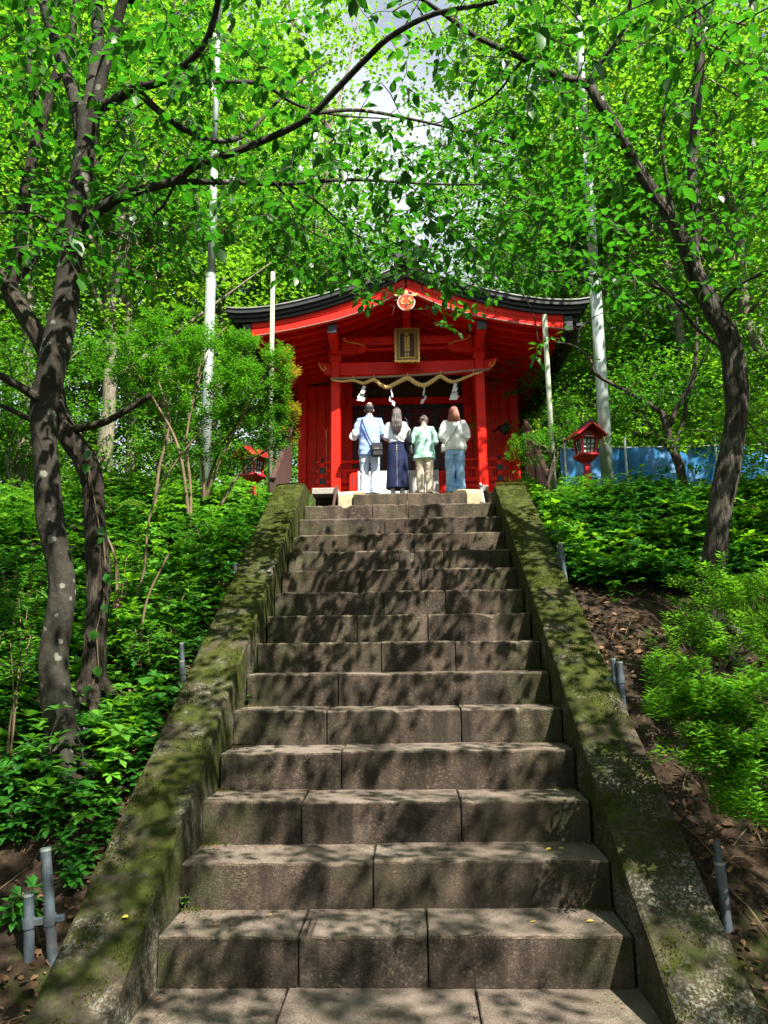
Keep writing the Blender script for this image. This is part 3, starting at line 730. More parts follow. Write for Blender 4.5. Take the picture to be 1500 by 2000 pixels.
streamer(890, 748, .35, .14, -.15, 'zigzag white paper streamer nearest the right post, above the red-haired woman', -.01)

# offering box with white notices
ob = thing('offering_box', 'red slotted offering box fronted with white notice sheets behind the worshippers', 'offering box', (CX, 14.5, FZ))
part('box_body', boxmesh('box_body', CX-1.15, CX+1.05, 14.42, 14.80, FZ, 4.93, 'red', .01), ob)
for x in (-1.08, -1.0, .66, .74, .88, .96):
    for z0, z1 in ((4.33, 4.58), (4.64, 4.89)): part('slot', boxmesh('slot', CX+x-.009, CX+x+.009, 14.412, 14.428, z0, z1, 'black', 0), ob)
for a, b in ((-.985, -.47), (-.465, .05), (.055, .565)):
    nb = part('notice_sheet', boxmesh('notice_sheet', CX+a, CX+b, 14.395, 14.41, FZ+.01, 4.95, 'notice', .003), ob)
    ink = MB(); x = b-.05
    while x > a+.05:
        z = 4.90
        while z > 4.36:
            h = random.uniform(.012, .02); w = random.uniform(.008, .014); ink.box(CX+x-w/2, CX+x+w/2, 14.391, 14.396, z-h, z); z -= h+.008
            if random.random() < .04: z -= .05
        x -= .045
    part('small_writing', ink.mesh('small_writing', 'ink'), nb, kind='stuff')

# loudspeaker on the right wall
hs = thing('horn_speaker', 'small black horn loudspeaker on the right corner of the shrine', 'loudspeaker', at(976, 840, 15.6))
hp = at(974, 836, 15.6)
part('horn', MB().tube([hp, hp+Vector((.06, -.05, -.02)), hp+Vector((.13, -.12, -.05))], [.04, .07, .13], 14).mesh('horn', 'black', smooth=True), hs)
part('mount', MB().bar(hp, hp+Vector((-.08, .25, .0)), .04, .04).mesh('mount', 'black'), hs)

# ================================================================== LANTERNS, POLES, SHEETING, PIPES
def lantern(label, x, y, z, rot, ztop, post):
    t = thing('lantern', label, 'lantern', (x, y, z), rot, 'red roofed lanterns flanking the shrine steps'); t.scale = (.86, .86, .86)
    P = lambda nm, me, par=t: part(nm, me, par, local=True)
    P('post', boxmesh('post', -.045, .045, -.045, .045, -.55, post, 'crimson', .006))
    b = post
    fl = MB().loft([(0, 0, b-.03, .06, .06, 12), (0, 0, b+.06, .155, .155, 12), (0, 0, b+.075, .165, .165, 12), (0, 0, b+.105, .165, .165, 12)], 24); P('tray', fl.mesh('tray', 'crimson'))
    z0, z1 = b+.105, b+.355; w0, w1 = .105, .135
    P('back_panel', boxmesh('back_panel', -.10, .10, -.09, .09, z0, z1, 'frost', 0))
    for sx in (-1, 1):
        for sy in (-1, 1):
            P('corner_post', MB().bar((sx*w0, sy*w0, z0), (sx*w1, sy*w1, z1), .032, .032, (1, 0, 0)).mesh('corner_post', 'crimson', .004))
    for k in range(4):
        R = Matrix.Rotation(k*math.pi/2, 4, 'Z'); fr = MB()
        def pt(u, v): w = w0+(w1-w0)*v; return R @ Vector((u*(w-.016), -(w-.006), z0+(z1-z0)*v))
        for u in (-.95, -.27, .27, .95): fr.bar(pt(u, .02), pt(u, .98), .014, .014, R @ Vector((0, 1, 0)))
        for v in (.03, .36, .64, .97): fr.bar(pt(-1, v), pt(1, v), .014, .014, R @ Vector((0, 1, 0)))
        wf = P('window_lattice', fr.mesh('window_lattice', 'black', .001))
        for i, (ua, ub) in enumerate(((-.95, -.27), (-.27, .27), (.27, .95))):
            for va, vb in ((.03, .36), (.36, .64), (.64, .97)):
                o_ = R @ Vector((0, .012, 0)); q = [pt(ua, va)+o_, pt(ub, va)+o_, pt(ub, vb)+o_, pt(ua, vb)+o_]; i2 = R @ Vector((0, .004, 0))
                pn = MB().add(q+[a+i2 for a in q], [(0, 1, 2, 3), (7, 6, 5, 4), (0, 4, 5, 1), (1, 5, 6, 2), (2, 6, 7, 3), (3, 7, 4, 0)]).mesh('pane', 'frost')
                P('pane', pn, wf)
    P('head_beam', MB().loft([(0, 0, z1, .15, .15, 12), (0, 0, z1+.05, .15, .15, 12)], 24).mesh('head_beam', 'crimson'))
    P('name_strip', boxmesh('name_strip', -.075, .075, -.158, -.151, z1+.018, z1+.032, 'paper', 0))
    g0 = z1+.05
    P('gable', MB().prism([(-.15, g0), (.15, g0), (0, g0+.13)], -.145, .145).mesh('gable', 'crimson', .004))
    for s in (-1, 1):
        A = Vector((0, 0, g0+.17)); B = Vector((s*.25, 0, g0-.035)); d = (B-A).normalized(); nrm = Vector((-d.z*s, 0, abs(d.x)))
        nsh = 5
        for i in range(nsh):
            a = A.lerp(B, i/nsh); c = A.lerp(B, (i+1.12)/nsh); lift = .006
            vs = []
            for yy in (-.27, .27):
                vs += [(a.x+nrm.x*.004, yy, a.z+nrm.z*.004), (c.x+nrm.x*lift, yy, c.z+nrm.z*lift), (c.x+nrm.x*(lift+.016), yy, c.z+nrm.z*(lift+.016)), (a.x+nrm.x*.018, yy, a.z+nrm.z*.018)]
            P('roof_board', MB().add(vs, [(0, 1, 2, 3), (7, 6, 5, 4), (0, 4, 5, 1), (1, 5, 6, 2), (2, 6, 7, 3), (3, 7, 4, 0)]).mesh('roof_board', 'crimson'))
        for yy in (-.275, .275):
            P('gable_board', MB().bar((0, yy, g0+.165), (s*.245, yy, g0-.035), .02, .04, (0, 1, 0)).mesh('gable_board', 'crimson', .004))
    P('ridge', boxmesh('ridge', -.03, .03, -.30, .30, g0+.17, g0+.215, 'black', .006))
    return t
q = at(1148, 945, 10.5); lantern('red roofed lantern with lattice windows between the clipped pine and the thick steel pole', q.x, q.y, 3.70, math.radians(14), 0, .50)
q = at(494, 930, 11.0); lantern('red roofed lantern half hidden behind the azalea left of the steps', q.x, q.y, 3.60, math.radians(-30), 0, .52)

def pole(name, label, px, py, Y, segs, mt, z0=None, lean=(0, 0)):
    b = at(px, py, Y); zb = float(gz(b.x, Y))-.2
    t = thing(name, label, 'pole', (b.x, b.y, zb)); z = zb
    for i, (h, r) in enumerate(segs):
        r2 = r*.97
        A = (b.x+lean[0]*(z-zb), b.y, z-.0); B = (b.x+lean[0]*(z+h-zb), b.y, z+h)
        part('pole_section', MB().tube([A, B], [r, r2], 18).mesh('pole_section', mt, smooth=True), t)
        if i < len(segs)-1:
            part('joint_collar', MB().tube([(B[0], b.y, z+h-.05), (B[0], b.y, z+h+.015), (B[0], b.y, z+h+.02)], [r2*1.06, r2*1.06, segs[i+1][1]], 18).mesh('joint_collar', mt), t)
        z += h
    return t
pole('steel_pole', 'thick galvanised steel pole standing left of the shrine behind the azalea', 400, 950, 11, [(3.9, .078), (2.1, .062), (2.0, .05), (3.0, .04)], 'galv')
pole('steel_pole', 'thick galvanised steel pole standing next to the right red lantern', 1187, 940, 10.8, [(3.8, .088), (1.9, .068), (2.4, .056), (3.0, .042)], 'galv')
pole('thin_pole', 'thin pale pole in front of the left roof eave of the shrine', 527, 965, 10.5, [(3.85, .034)], 'bambooskin')
pole('thin_pole', 'thin pale pole in front of the right roof eave of the shrine', 1080, 900, 11.3, [(3.15, .040)], 'bambooskin', lean=(-.005, 0))

# blue sheeting on its rail
tp = thing('blue_sheeting', 'blue tarpaulin screen hung from a rail behind the right lantern', 'tarpaulin', (4.4, 12.6, 4.2))
xs = np.linspace(2.55, 8.5, 120); zs = np.linspace(3.9, 4.83, 16); V = []
for z in zs:
    for x in xs:
        V.append((x, 12.6 + .05*math.sin(x*4+z*3) + .03*math.sin(x*11+math.sin(z*5)) + .02*mnoise.noise(Vector((x*6, z*9, 0))), z + (.012*math.sin(x*5) if z < 4.8 else 0)))
n = len(xs); Fq = [(j*n+i, j*n+i+1, (j+1)*n+i+1, (j+1)*n+i) for j in range(len(zs)-1) for i in range(n-1)]
part('sheet', MB().add(V, Fq).mesh('sheet', 'tarp', smooth=True), tp)
part('rail', MB().tube([(2.5, 12.6, 4.84), (8.6, 12.6, 4.86)], .02, 8).mesh('rail', 'pipe'), tp)
for x in (2.62, 3.62, 5.1, 6.6, 8.1): part('support_post', MB().tube([(x, 12.53, 3.8), (x, 12.53, 5.02)], .022, 8).mesh('support_post', 'galv'), tp)
def chain(px, py0, py1, Y, label):
    a = at(px, py0, Y); b = at(px, py1, Y); t = thing('hanging_chain', label, 'chain', b)
    n = int((a.z-b.z)/.035)
    for i in range(n):
        c = b + Vector((0, 0, .035*i+.02)); r = .016
        ring = [c+Vector(((r*math.cos(u) if i % 2 else 0), (0 if i % 2 else r*math.cos(u)), .024*math.sin(u))) for u in np.linspace(0, 2*math.pi, 9)]
        part('chain_link', MB().tube(ring, .006, 4, False).mesh('chain_link', 'galv'), t)
chain(1133, 914, 946, 10.9, 'pale metal chain hanging in front of the blue sheeting beside the right lantern post')
for i, px in enumerate((1057, 1045)):
    a = at(px, 880, 15.5 + i*.5); o = link('bamboo_cane', MB().tube([(a.x, a.y, 4.2), (a.x-.02, a.y, 5.3), (a.x-.03, a.y, 6.4)], [.035, .034, .03], 8).mesh('bamboo_cane', 'cane', smooth=True))
    tag(o, ['yellow bamboo cane behind the thin pale pole right of the shrine', 'yellow bamboo cane nearest the shrine roof corner on the right'][i], 'bamboo')

def pipes(label, specs, clamp=True):
    b = specs[0]; base = at(b[0], b[1], b[4])
    t = thing('pipe_stub', label, 'pipe', base); tops = []
    for (x0, y0, x1, y1, Y, r, lid) in specs:
        a = at(x0, y0, Y); c = at(x1, y1, Y); d = (c-a).normalized()
        pp = MB().tube([a-d*.25, a, c], r, 14, False)
        pp.tube([c, c], [r, r*.8], 14, False); pp.tube([c, c-d*.06], [r*.8, r*.8], 14, True)
        o = part('pipe', pp.mesh('pipe', 'pipe', smooth=False), t)
        part('pipe_rim', MB().tube([c-d*.012, c+d*.001], r*1.06, 14, False).mesh('pipe_rim', 'galv'), o)
        if lid == 2: part('inner_pipe', MB().tube([c-d*.03, c+d*.10], r*.66, 12).mesh('inner_pipe', 'pipe'), o)
        tops.append((a, c, d, r))
    if clamp and len(specs) > 1:
        (a0, c0, d0, r0_), (a1, c1, d1, r1) = tops
        p = c0.lerp(a0, .40); q = a1 + d1*max(0, (p-a1).dot(d1))
        cl = part('clamp', MB().tube([p-d0*.022, p+d0*.022], r0_*1.22, 14).mesh('clamp', 'pipe'), t)
        part('clamp', MB().tube([q-d1*.022, q+d1*.022], r1*1.22, 14).mesh('clamp', 'pipe'), t)
        part('clamp_bolt', MB().bar(q, q+(q-p).normalized()*(r1+.045), .03, .03).mesh('clamp_bolt', 'pipe', .004), t)
        part('clamp_bridge', MB().bar(p, q, .025, .035).mesh('clamp_bridge', 'pipe', .004), t)
pipes('pair of clamped grey steel pipe stubs in the soil at the bottom left', [(57, 1890, 56, 1745, 3.9, .025, 0), (104, 1890, 89, 1657, 3.9, .025, 0)])
pipes('short grey pipe stub with clamp beside the left side wall halfway up', [(359, 1342, 355, 1290, 5.6, .020, 0), (357, 1340, 355, 1255, 5.64, .017, 0)])
pipes('dark grey pipe stub under the leaves near the top of the left side wall', [(461, 1140, 461, 1100, 7.3, .024, 0)])
pipes('grey pipe stub under the bushes by the right side wall near the top', [(1104, 1131, 1094, 1060, 7.1, .022, 0), (1097, 1125, 1090, 1066, 7.15, .016, 0)])
pipes('twin grey pipe stubs in the soil beside the right side wall halfway up', [(1217, 1382, 1210, 1292, 5.5, .022, 0), (1206, 1370, 1197, 1286, 5.53, .018, 0)])
pipes('single leaning grey pipe stub with a narrower pipe inside at the lower right', [(1425, 1850, 1405, 1683, 4.1, .025, 2)])

# ================================================================== PEOPLE
def fuse(mb, name, mt, voxel=.012, wr=None, smooth_it=4):
    me = mb.mesh(name, mt, 0)
    o = bpy.data.objects.new('tmp', me); col.objects.link(o)
    md = o.modifiers.new('r', 'REMESH'); md.mode = 'VOXEL'; md.voxel_size = voxel; md.use_smooth_shade = True
    sm = o.modifiers.new('s', 'SMOOTH'); sm.factor = .5; sm.iterations = smooth_it
    dg = bpy.context.evaluated_depsgraph_get(); out = bpy.data.meshes.new_from_object(o.evaluated_get(dg))
    bpy.data.objects.remove(o); out.name = name
    out.materials.clear(); out.materials.append(M[mt] if isinstance(mt, str) else mt)
    if wr:
        nrm = [v.normal.copy() for v in out.vertices]
        for v, nn in zip(out.vertices, nrm): v.co += nn*wr(v.co)
    out.polygons.foreach_set('use_smooth', [True]*len(out.polygons))
    return out
def cloth(name, a, b, scale=6, stripe=None, rough=.85, bs=.15):
    mt, nt, p = new_mat(name); tc = nd(nt, 'ShaderNodeTexCoord').outputs['Object']
    c = mix(nt, ramp(nt, noi(nt, tc, scale), .35, .65), a, b)
    if stripe:
        w = nd(nt, 'ShaderNodeTexWave', {'Vector': tc, 'Scale': 26, 'Distortion': .4}, wave_type='BANDS', bands_direction='X').outputs['Fac']
        c = mix(nt, mul(nt, ramp(nt, w, .55, .8), .6), c, stripe)
    nt.links.new(c, p.inputs['Base Color']); p.inputs['Roughness'].default_value = rough; p.inputs['Specular IOR Level'].default_value = .2
    bump(nt, p, noi(nt, tc, 160, 3), bs, .004)
    return mt
def hairmat(name, a, b):
    mt, nt, p = new_mat(name); tc = nd(nt, 'ShaderNodeTexCoord').outputs['Object']
    v = nd(nt, 'ShaderNodeVectorMath', {0: tc, 1: (70, 70, 5)}, operation='MULTIPLY').outputs[0]
    f = noi(nt, v, 1.6, 4); nt.links.new(mix(nt, ramp(nt, f, .35, .65), a, b), p.inputs['Base Color'])
    p.inputs['Roughness'].default_value = .42; bump(nt, p, f, .8, .01); return mt
SKIN = pmat('skin', (.56, .33, .23), (.48, .27, .19), 18, .55)
M['skin'] = SKIN
LOOK = Matrix.Identity(4)
def head_mtx(s, bow): 
    piv = Vector((0, .0, 1.46*s)); return Matrix.Translation(piv) @ Matrix.Rotation(-bow, 4, 'X') @ Matrix.Translation(-piv)
def hand(mb, s, side):
    """palms together in front of the chest, five fingers each"""
    w = Vector((side*.045, .235, 1.185))*s; k = Vector((side*.020, .285, 1.255))*s
    mb.tube([w, w.lerp(k, .35), k], [.023*s, .030*s, .026*s], 10)
    up_d = Vector((0, .42, .90)).normalized(); across = Vector((0, .90, -.42)).normalized()
    for i, (off, L) in enumerate(((-.026, .060), (-.009, .070), (.009, .066), (.026, .052))):
        a = k + across*off*s - up_d*.012*s; b = a + up_d*L*.5*s + Vector((-side*.004, 0, 0)); c = a + up_d*L*1.05*s + Vector((-side*.010, .004, 0))
        mb.tube([a, b, c], [.0095*s, .0090*s, .0075*s], 7)
    a = w.lerp(k, .35) - across*.018*s; mb.tube([a, a - across*.022*s + up_d*.025*s, a - across*.020*s + up_d*.055*s], [.012*s, .011*s, .009*s], 7)
def body(root, H, bow, fem, elbow=.26):
    s = H/1.70; b = MB(); sw = .172 if fem else .19
    b.loft([(0, 0, z*s, rx*s, ry*s) for z, rx, ry in ((.80, .15, .10), (.90, .168, .115), (1.04, .135, .098), (1.2, .150, .108), (1.33, .16, .10), (1.40, .125, .08), (1.44, .065, .06), (1.50, .053, .054), (1.56, .05, .052))], 22)
    for sd in (-1, 1):
        b.tube([Vector(q)*s for q in ((sd*.085, 0, .92), (sd*.09, .0, .70), (sd*.092, .012, .48), (sd*.09, -.012, .30), (sd*.088, -.015, .09), (sd*.088, -.01, .03))], [.088*s, .078*s, .054*s, .054*s, .036*s, .038*s], 12)
        b.tube([Vector(q)*s for q in ((sd*.088, -.045, .035), (sd*.095, .04, .04), (sd*.105, .14, .028), (sd*.108, .19, .022))], [.036*s, .040*s, .036*s, .022*s], 10)
        b.tube([Vector(q)*s for q in ((sd*.10, 0, 1.39), (sd*sw, 0, 1.375), (sd*(sw+.04), -.015, 1.25), (sd*elbow, -.02, 1.10), (sd*(elbow*.72), .09, 1.11), (sd*.055, .225, 1.175))], [.05*s, .052*s, .045*s, .038*s, .036*s, .025*s], 12)
        hand(b, s, sd)
    hm = head_mtx(s, bow)
    h = MB(); h.ball((0, .0, 1.615*s), .074*s, .092*s, .10*s, 18, 12); h.ball((0, .035*s, 1.56*s), .058*s, .068*s, .075*s, 16, 10)
    h.tube([Vector((0, .088, 1.60))*s, Vector((0, .108, 1.575))*s, Vector((0, .098, 1.562))*s], [.009*s, .014*s, .012*s], 8)
    h.tube([Vector((-.02, .094, 1.535))*s, Vector((0, .100, 1.533))*s, Vector((.02, .094, 1.535))*s], .008*s, 6)
    for sd in (-1, 1): h.ball((sd*.077*s, -.005*s, 1.59*s), .012*s, .022*s, .034*s, 8, 6)
    h.v = [tuple(hm @ Vector(q)) for q in h.v]; b.add(h.v, h.f)
    part('body', fuse(b, 'body', 'skin', .0085, None, 2), root, local=True)
    for sd in (-1, 1):
        e = MB().ball(hm @ (Vector((sd*.030, .090, 1.612))*s), .011*s, .008*s, .009*s, 8, 6); part('eye', e.mesh('eye', 'black', smooth=True), root, local=True)
    return s, hm
def wrinkle(amp, fx, fz, seed, slant=0):
    return lambda c: amp*(mnoise.noise(Vector((c.x*fx+seed+c.z*slant, c.y*fx, c.z*fz))) + .5*mnoise.noise(Vector((c.x*fx*2.1-c.z*slant*2, c.y*fx*2+seed, c.z*fz*2.3))))
def shoes(root, s, mt, sole='paper'):
    for sd in (-1, 1):
        b = MB().tube([Vector(q)*s for q in ((sd*.088, -.062, .045), (sd*.09, -.02, .055), (sd*.098, .07, .05), (sd*.106, .16, .036), (sd*.108, .21, .028))], [.036*s, .046*s, .047*s, .044*s, .024*s], 12)
        o = part('shoe', b.mesh('shoe', mt, smooth=True), root, local=True)
        part('sole', MB().loft([(sd*.097*s, .07*s, .0, .046*s, .145*s, 3), (sd*.097*s, .07*s, .02*s, .048*s, .148*s, 3)], 20).mesh('sole', sole), o, local=True)
def sleeves(b, s, sw, elbow, r0_, r1, longs, puff=0):
    for sd in (-1, 1):
        P_ = [(sd*.06, -.005, 1.405), (sd*(sw-.01), -.005, 1.385), (sd*(sw+.045), -.018, 1.255), (sd*elbow, -.025, 1.11)]
        R = [r0_*.75, r0_, r0_*.95+puff, r1+puff]
        if longs: P_ += [(sd*elbow*.80, .07, 1.10), (sd*.085, .20, 1.16)]; R += [r1+puff, r1*.75]
        b.tube([Vector(q)*s for q in P_], [x*s for x in R], 16)
def trousers(root, s, mt, w, flare, seed, hip=.185, top=.96, amp=.010):
    b = MB(); b.loft([(0, 0, z*s, rx*s, ry*s, 2.4) for z, rx, ry in ((.76, hip*.97, .125), (.86, hip, .13), (.93, hip*.95, .125), (top, hip*.90, .115))], 24)
    for sd in (-1, 1):
        b.loft([(sd*x*s, y*s, z*s, rx*s, ry*s, 2.3) for x, y, z, rx, ry in ((.092, -.012, .045, flare, flare*1.15), (.092, -.01, .16, flare*.98, flare*1.05), (.093, .0, .33, w*.95, w*1.02), (.094, .012, .50, w*.98, w*1.05), (.094, 0, .68, w*1.1, w*1.25), (.092, 0, .82, .098, .12))], 18)
    part('trousers', fuse(b, 'trousers', mt, .0115, wrinkle(amp, 9, 13, seed, 4), 3), root, local=True)
def hair_shell(root, s, hm, mt, rings, name='hair', strands=22, amp=.006, curl=0, front=True):
    b = MB(); b.ball((0, -.006*s, 1.632*s), .083*s, .098*s, .098*s, 22, 14)
    b.v = [(q[0], min(q[1], .06*s), q[2]) for q in b.v]
    if rings: b.loft([(x*s, y*s, z*s, rx*s, ry*s) for x, y, z, rx, ry in rings], 26)
    b.v = [tuple(hm @ Vector(q)) for q in b.v]
    def f(c):
        a = math.atan2(c.x, -(c.y-.0)); v = amp*math.sin(a*strands + 2*mnoise.noise(c*9)) + amp*.8*mnoise.noise(Vector((c.x*34, c.y*34, c.z*6)))
        if curl: v += curl*mnoise.noise(c*30) + curl*.6*mnoise.noise(c*60)
        return v
    return part(name, fuse(b, name, mt, .0075, f, 1), root, local=True)
def strap_path(pts, s): return smooth_path([Vector(p)*s for p in pts], 7)

PY_ = 13.52
def px_x(px): return at(px, 900, PY_).x
# --- man in the striped shirt
x = px_x(722); man = thing('person', 'man in pale blue striped short-sleeved shirt and light trousers with a black shoulder bag', 'person', (x, PY_, FZ), math.radians(3), 'worshippers standing before the shrine')
s, hm = body(man, 1.72, .12, False, .232)
sh = cloth('striped_shirt', (.22, .32, .70), (.30, .40, .76), 7, (.13, .20, .55))
b = MB().loft([(0, 0, z*s, rx*s, ry*s, 2.3) for z, rx, ry in ((.735, .205, .15), (.86, .20, .145), (1.0, .188, .138), (1.18, .192, .138), (1.32, .188, .122), (1.40, .145, .092), (1.445, .08, .073), (1.475, .068, .068))], 26)
sleeves(b, s, .178, .238, .070, .060, False); part('shirt', fuse(b, 'shirt', sh, .012, wrinkle(.011, 7, 10, 3, 6)), man, local=True)
part('collar', MB().loft([(0, .004, 1.435*s, .078*s, .074*s), (0, .004, 1.49*s, .066*s, .066*s)], 20, False).mesh('collar', sh, smooth=True), man, local=True)
trousers(man, s, cloth('pale_trousers', (.36, .44, .62), (.46, .53, .68), 5), .082, .092, 11, .19)
shoes(man, s, 'black')
hair = hair_shell(man, s, hm, hairmat('black_hair', (.010, .009, .009), (.030, .026, .026)), [(0, -.015, 1.53, .064, .062), (0, -.012, 1.58, .078, .078), (0, -.008, 1.64, .082, .09)], amp=.003)
part('bald_patch', MB().ball(hm @ (Vector((.005, -.052, 1.693))*s), .045*s, .042*s, .03*s, 12, 8).mesh('bald_patch', 'skin', smooth=True), man, local=True)
part('spectacles', MB().tube([hm @ (Vector(q)*s) for q in ((.082, -.01, 1.615), (.085, .07, 1.62), (.04, .112, 1.615), (-.04, .112, 1.615), (-.085, .07, 1.62), (-.082, -.01, 1.615))], .004, 5).mesh('spectacles', 'black'), man, local=True)
# --- long-haired woman
x = px_x(776); wom = thing('person', 'woman with long dark hair, white blouse and long navy denim skirt', 'person', (x, PY_+.02, FZ), math.radians(-2), 'worshippers standing before the shrine')
s2, hm2 = body(wom, 1.63, .10, True, .222)
bl = cloth('white_blouse', (.52, .56, .58), (.58, .62, .64), 6)
b = MB().loft([(0, 0, z*s2, rx*s2, ry*s2, 2.2) for z, rx, ry in ((1.00, .145, .112), (1.06, .152, .118), (1.18, .168, .128), (1.32, .172, .115), (1.40, .132, .088), (1.44, .075, .07))], 24)
sleeves(b, s2, .155, .222, .062, .056, False); part('blouse', fuse(b, 'blouse', bl, .0115, wrinkle(.010, 8, 11, 21, 5)), wom, local=True)
dn = cloth('navy_denim', (.006, .010, .036), (.011, .018, .058), 5, None, .85, .3)
b = MB().loft([(0, 0, z*s2, rx*s2, ry*s2, 2.15) for z, rx, ry in ((.135, .225, .19), (.16, .223, .188), (.4, .205, .165), (.65, .195, .15), (.85, .188, .14), (.96, .165, .125), (1.03, .142, .11))], 30)
sk = part('skirt', fuse(b, 'skirt', dn, .012, wrinkle(.009, 6, 2.2, 5, 1.5)), wom, local=True)
st = MB()
for z in np.linspace(.17, .98, 28):
    ry = float(np.interp(z, [.16, .4, .65, .85, .96, 1.03], [.188, .165, .15, .14, .125, .11])); st.box(-.0015, .0015, -(ry+.012)*s2, -(ry-.004)*s2, z*s2-.010, z*s2+.010)
part('seam_stitching', st.mesh('seam_stitching', 'paper'), wom, local=True, kind='stuff')
part('waistband', MB().loft([(0, 0, .985*s2, .160*s2, .122*s2), (0, 0, 1.035*s2, .150*s2, .117*s2)], 26).mesh('waistband', dn, smooth=True), wom, local=True)
for zz in (.86, .90, .945): part('button', MB().ball((.0, -(.143-.02*(zz-.86)/.1)*s2-.004, zz*s2), .008, .004, .008, 8, 5).mesh('button', 'goldpaint'), wom, local=True)
for sd in (-1, 1):
    part('sock', MB().tube([Vector((sd*.088, -.012, .05))*s2, Vector((sd*.088, -.015, .19))*s2], [.045*s2, .043*s2], 12).mesh('sock', cloth('grey_sock', (.45, .48, .6), (.5, .52, .62))), wom, local=True)
shoes(wom, s2, 'paper')
hair_shell(wom, s2, hm2, hairmat('long_brown_hair', (.007, .005, .005), (.034, .018, .016)), [(0, -.095, 1.16, .052, .022), (-.004, -.10, 1.22, .082, .035), (0, -.098, 1.30, .102, .048), (0, -.085, 1.40, .102, .058), (0, -.055, 1.49, .096, .074), (0, -.03, 1.58, .090, .088), (0, -.01, 1.65, .085, .092)], amp=.006, strands=26)
# --- short-haired woman in green
x = px_x(829); old = thing('person', 'short woman with curly dark hair, loose pale green blouse and beige trousers', 'person', (x, PY_, FZ), math.radians(-6), 'worshippers standing before the shrine')
s3, hm3 = body(old, 1.50, .48, True, .232)
gr = cloth('mint_blouse', (.24, .47, .39), (.33, .55, .47), 5)
b = MB().loft([(.0, 0, z*s3, rx*s3, ry*s3, 2.2) for z, rx, ry in ((.745, .245, .18), (.86, .225, .168), (1.0, .208, .16), (1.18, .205, .155), (1.32, .190, .132), (1.41, .140, .098), (1.455, .082, .08))], 26)
sleeves(b, s3, .165, .238, .070, .062, True, .006); part('blouse', fuse(b, 'blouse', gr, .0115, wrinkle(.014, 8, 8, 33, 9)), old, local=True)
trousers(old, s3, cloth('beige_trousers', (.42, .36, .28), (.52, .45, .36), 5), .085, .078, 17, .185)
shoes(old, s3, 'darkwood', 'black')
hair_shell(old, s3, hm3, hairmat('dark_curly_hair', (.016, .011, .011), (.075, .055, .052)), [(0, -.02, 1.51, .074, .066), (0, -.02, 1.56, .093, .086), (0, -.015, 1.63, .097, .10)], amp=.003, curl=.014)
# --- red-haired woman
x = px_x(889); red = thing('person', 'woman with shoulder-length reddish hair, loose white sweatshirt and light blue jeans', 'person', (x, PY_+.04, FZ), math.radians(2), 'worshippers standing before the shrine')
s4, hm4 = body(red, 1.64, .10, True, .235)
wt_ = cloth('white_sweatshirt', (.56, .58, .56), (.62, .63, .62), 5)
b = MB().loft([(.0, 0, z*s4, rx*s4, ry*s4, 2.3) for z, rx, ry in ((.84, .205, .155), (.90, .225, .17), (1.02, .218, .165), (1.18, .205, .15), (1.32, .192, .128), (1.41, .145, .095), (1.45, .085, .078))], 26)
sleeves(b, s4, .165, .240, .075, .068, True, .010); part('sweatshirt', fuse(b, 'sweatshirt', wt_, .0115, wrinkle(.012, 6, 8, 44, 5)), red, local=True)
trousers(red, s4, cloth('light_denim', (.14, .30, .52), (.30, .46, .64), 4.5, None, .85, .3), .088, .094, 9, .188, amp=.013)
shoes(red, s4, 'paper')
hair_shell(red, s4, hm4, hairmat('auburn_hair', (.11, .028, .013), (.30, .09, .04)), [(0, -.045, 1.385, .108, .05), (0, -.055, 1.42, .114, .064), (0, -.05, 1.49, .108, .074), (0, -.03, 1.57, .097, .09), (0, -.01, 1.64, .088, .095)], amp=.006, strands=24)

# --- what they carry
def carry(owner, name, label, cat): 
    t = thing(name, label, cat, owner.location.copy(), owner.rotation_euler.z); return t
blk = cloth('black_nylon', (.012, .012, .016), (.024, .024, .03), 8, None, .5)
t = carry(man, 'shoulder_bag', 'black flap bag hanging behind the right hip of the man in the striped shirt', 'bag')
bm_ = boxmesh('pouch', -.105, .105, -.05, .05, -.125, .125, blk, .03); R_ = Matrix.Translation((.125, -.215, .80)) @ Matrix.Rotation(math.radians(-4), 4, 'Y') @ Matrix.Rotation(math.radians(12), 4, 'Z')
bm_.transform(R_); part('pouch', bm_, t, local=True)
fl = boxmesh('flap', -.100, .100, -.064, -.047, -.01, .125, blk, .008); fl.transform(R_); part('flap', fl, t, local=True)
zp = boxmesh('zip', -.055, .04, -.069, -.065, .015, .022, 'galv', 0); zp.transform(R_); part('zip', zp, t, local=True)
part('strap', MB().tube(strap_path(((.06, -.20, .90), (-.01, -.168, 1.02), (-.07, -.16, 1.18), (-.115, -.142, 1.32), (-.128, -.07, 1.415), (-.125, .02, 1.42), (-.10, .12, 1.32), (.02, .165, 1.10), (.17, .10, .92), (.205, -.06, .88)), s), .011, 6).mesh('strap', blk), t, local=True)
t = carry(man, 'white_cap', 'white cap tucked under the left arm of the man in the striped shirt', 'cap')
cp = MB().ball((-.285, -.02, 1.12), .075, .06, .085, 16, 10); cp.ball((-.265, -.06, 1.16), .05, .045, .075, 14, 8)
part('crown', fuse(cp, 'crown', 'paper', .009, wrinkle(.012, 12, 12, 2)), t, local=True)
part('brim', MB().ball((-.315, -.055, 1.095), .055, .012, .06, 14, 6).mesh('brim', 'paper', smooth=True), t, local=True)
t = carry(wom, 'handbag', 'black handbag on the right shoulder of the woman in the denim skirt', 'bag')
hb = MB().loft([(.225, -.03, z, rx, ry, 3) for z, rx, ry in ((.93, .03, .10), (.95, .045, .13), (1.05, .05, .14), (1.15, .035, .12), (1.19, .018, .10))], 20)
part('pouch', fuse(hb, 'pouch', blk, .01, wrinkle(.006, 10, 10, 8)), t, local=True)
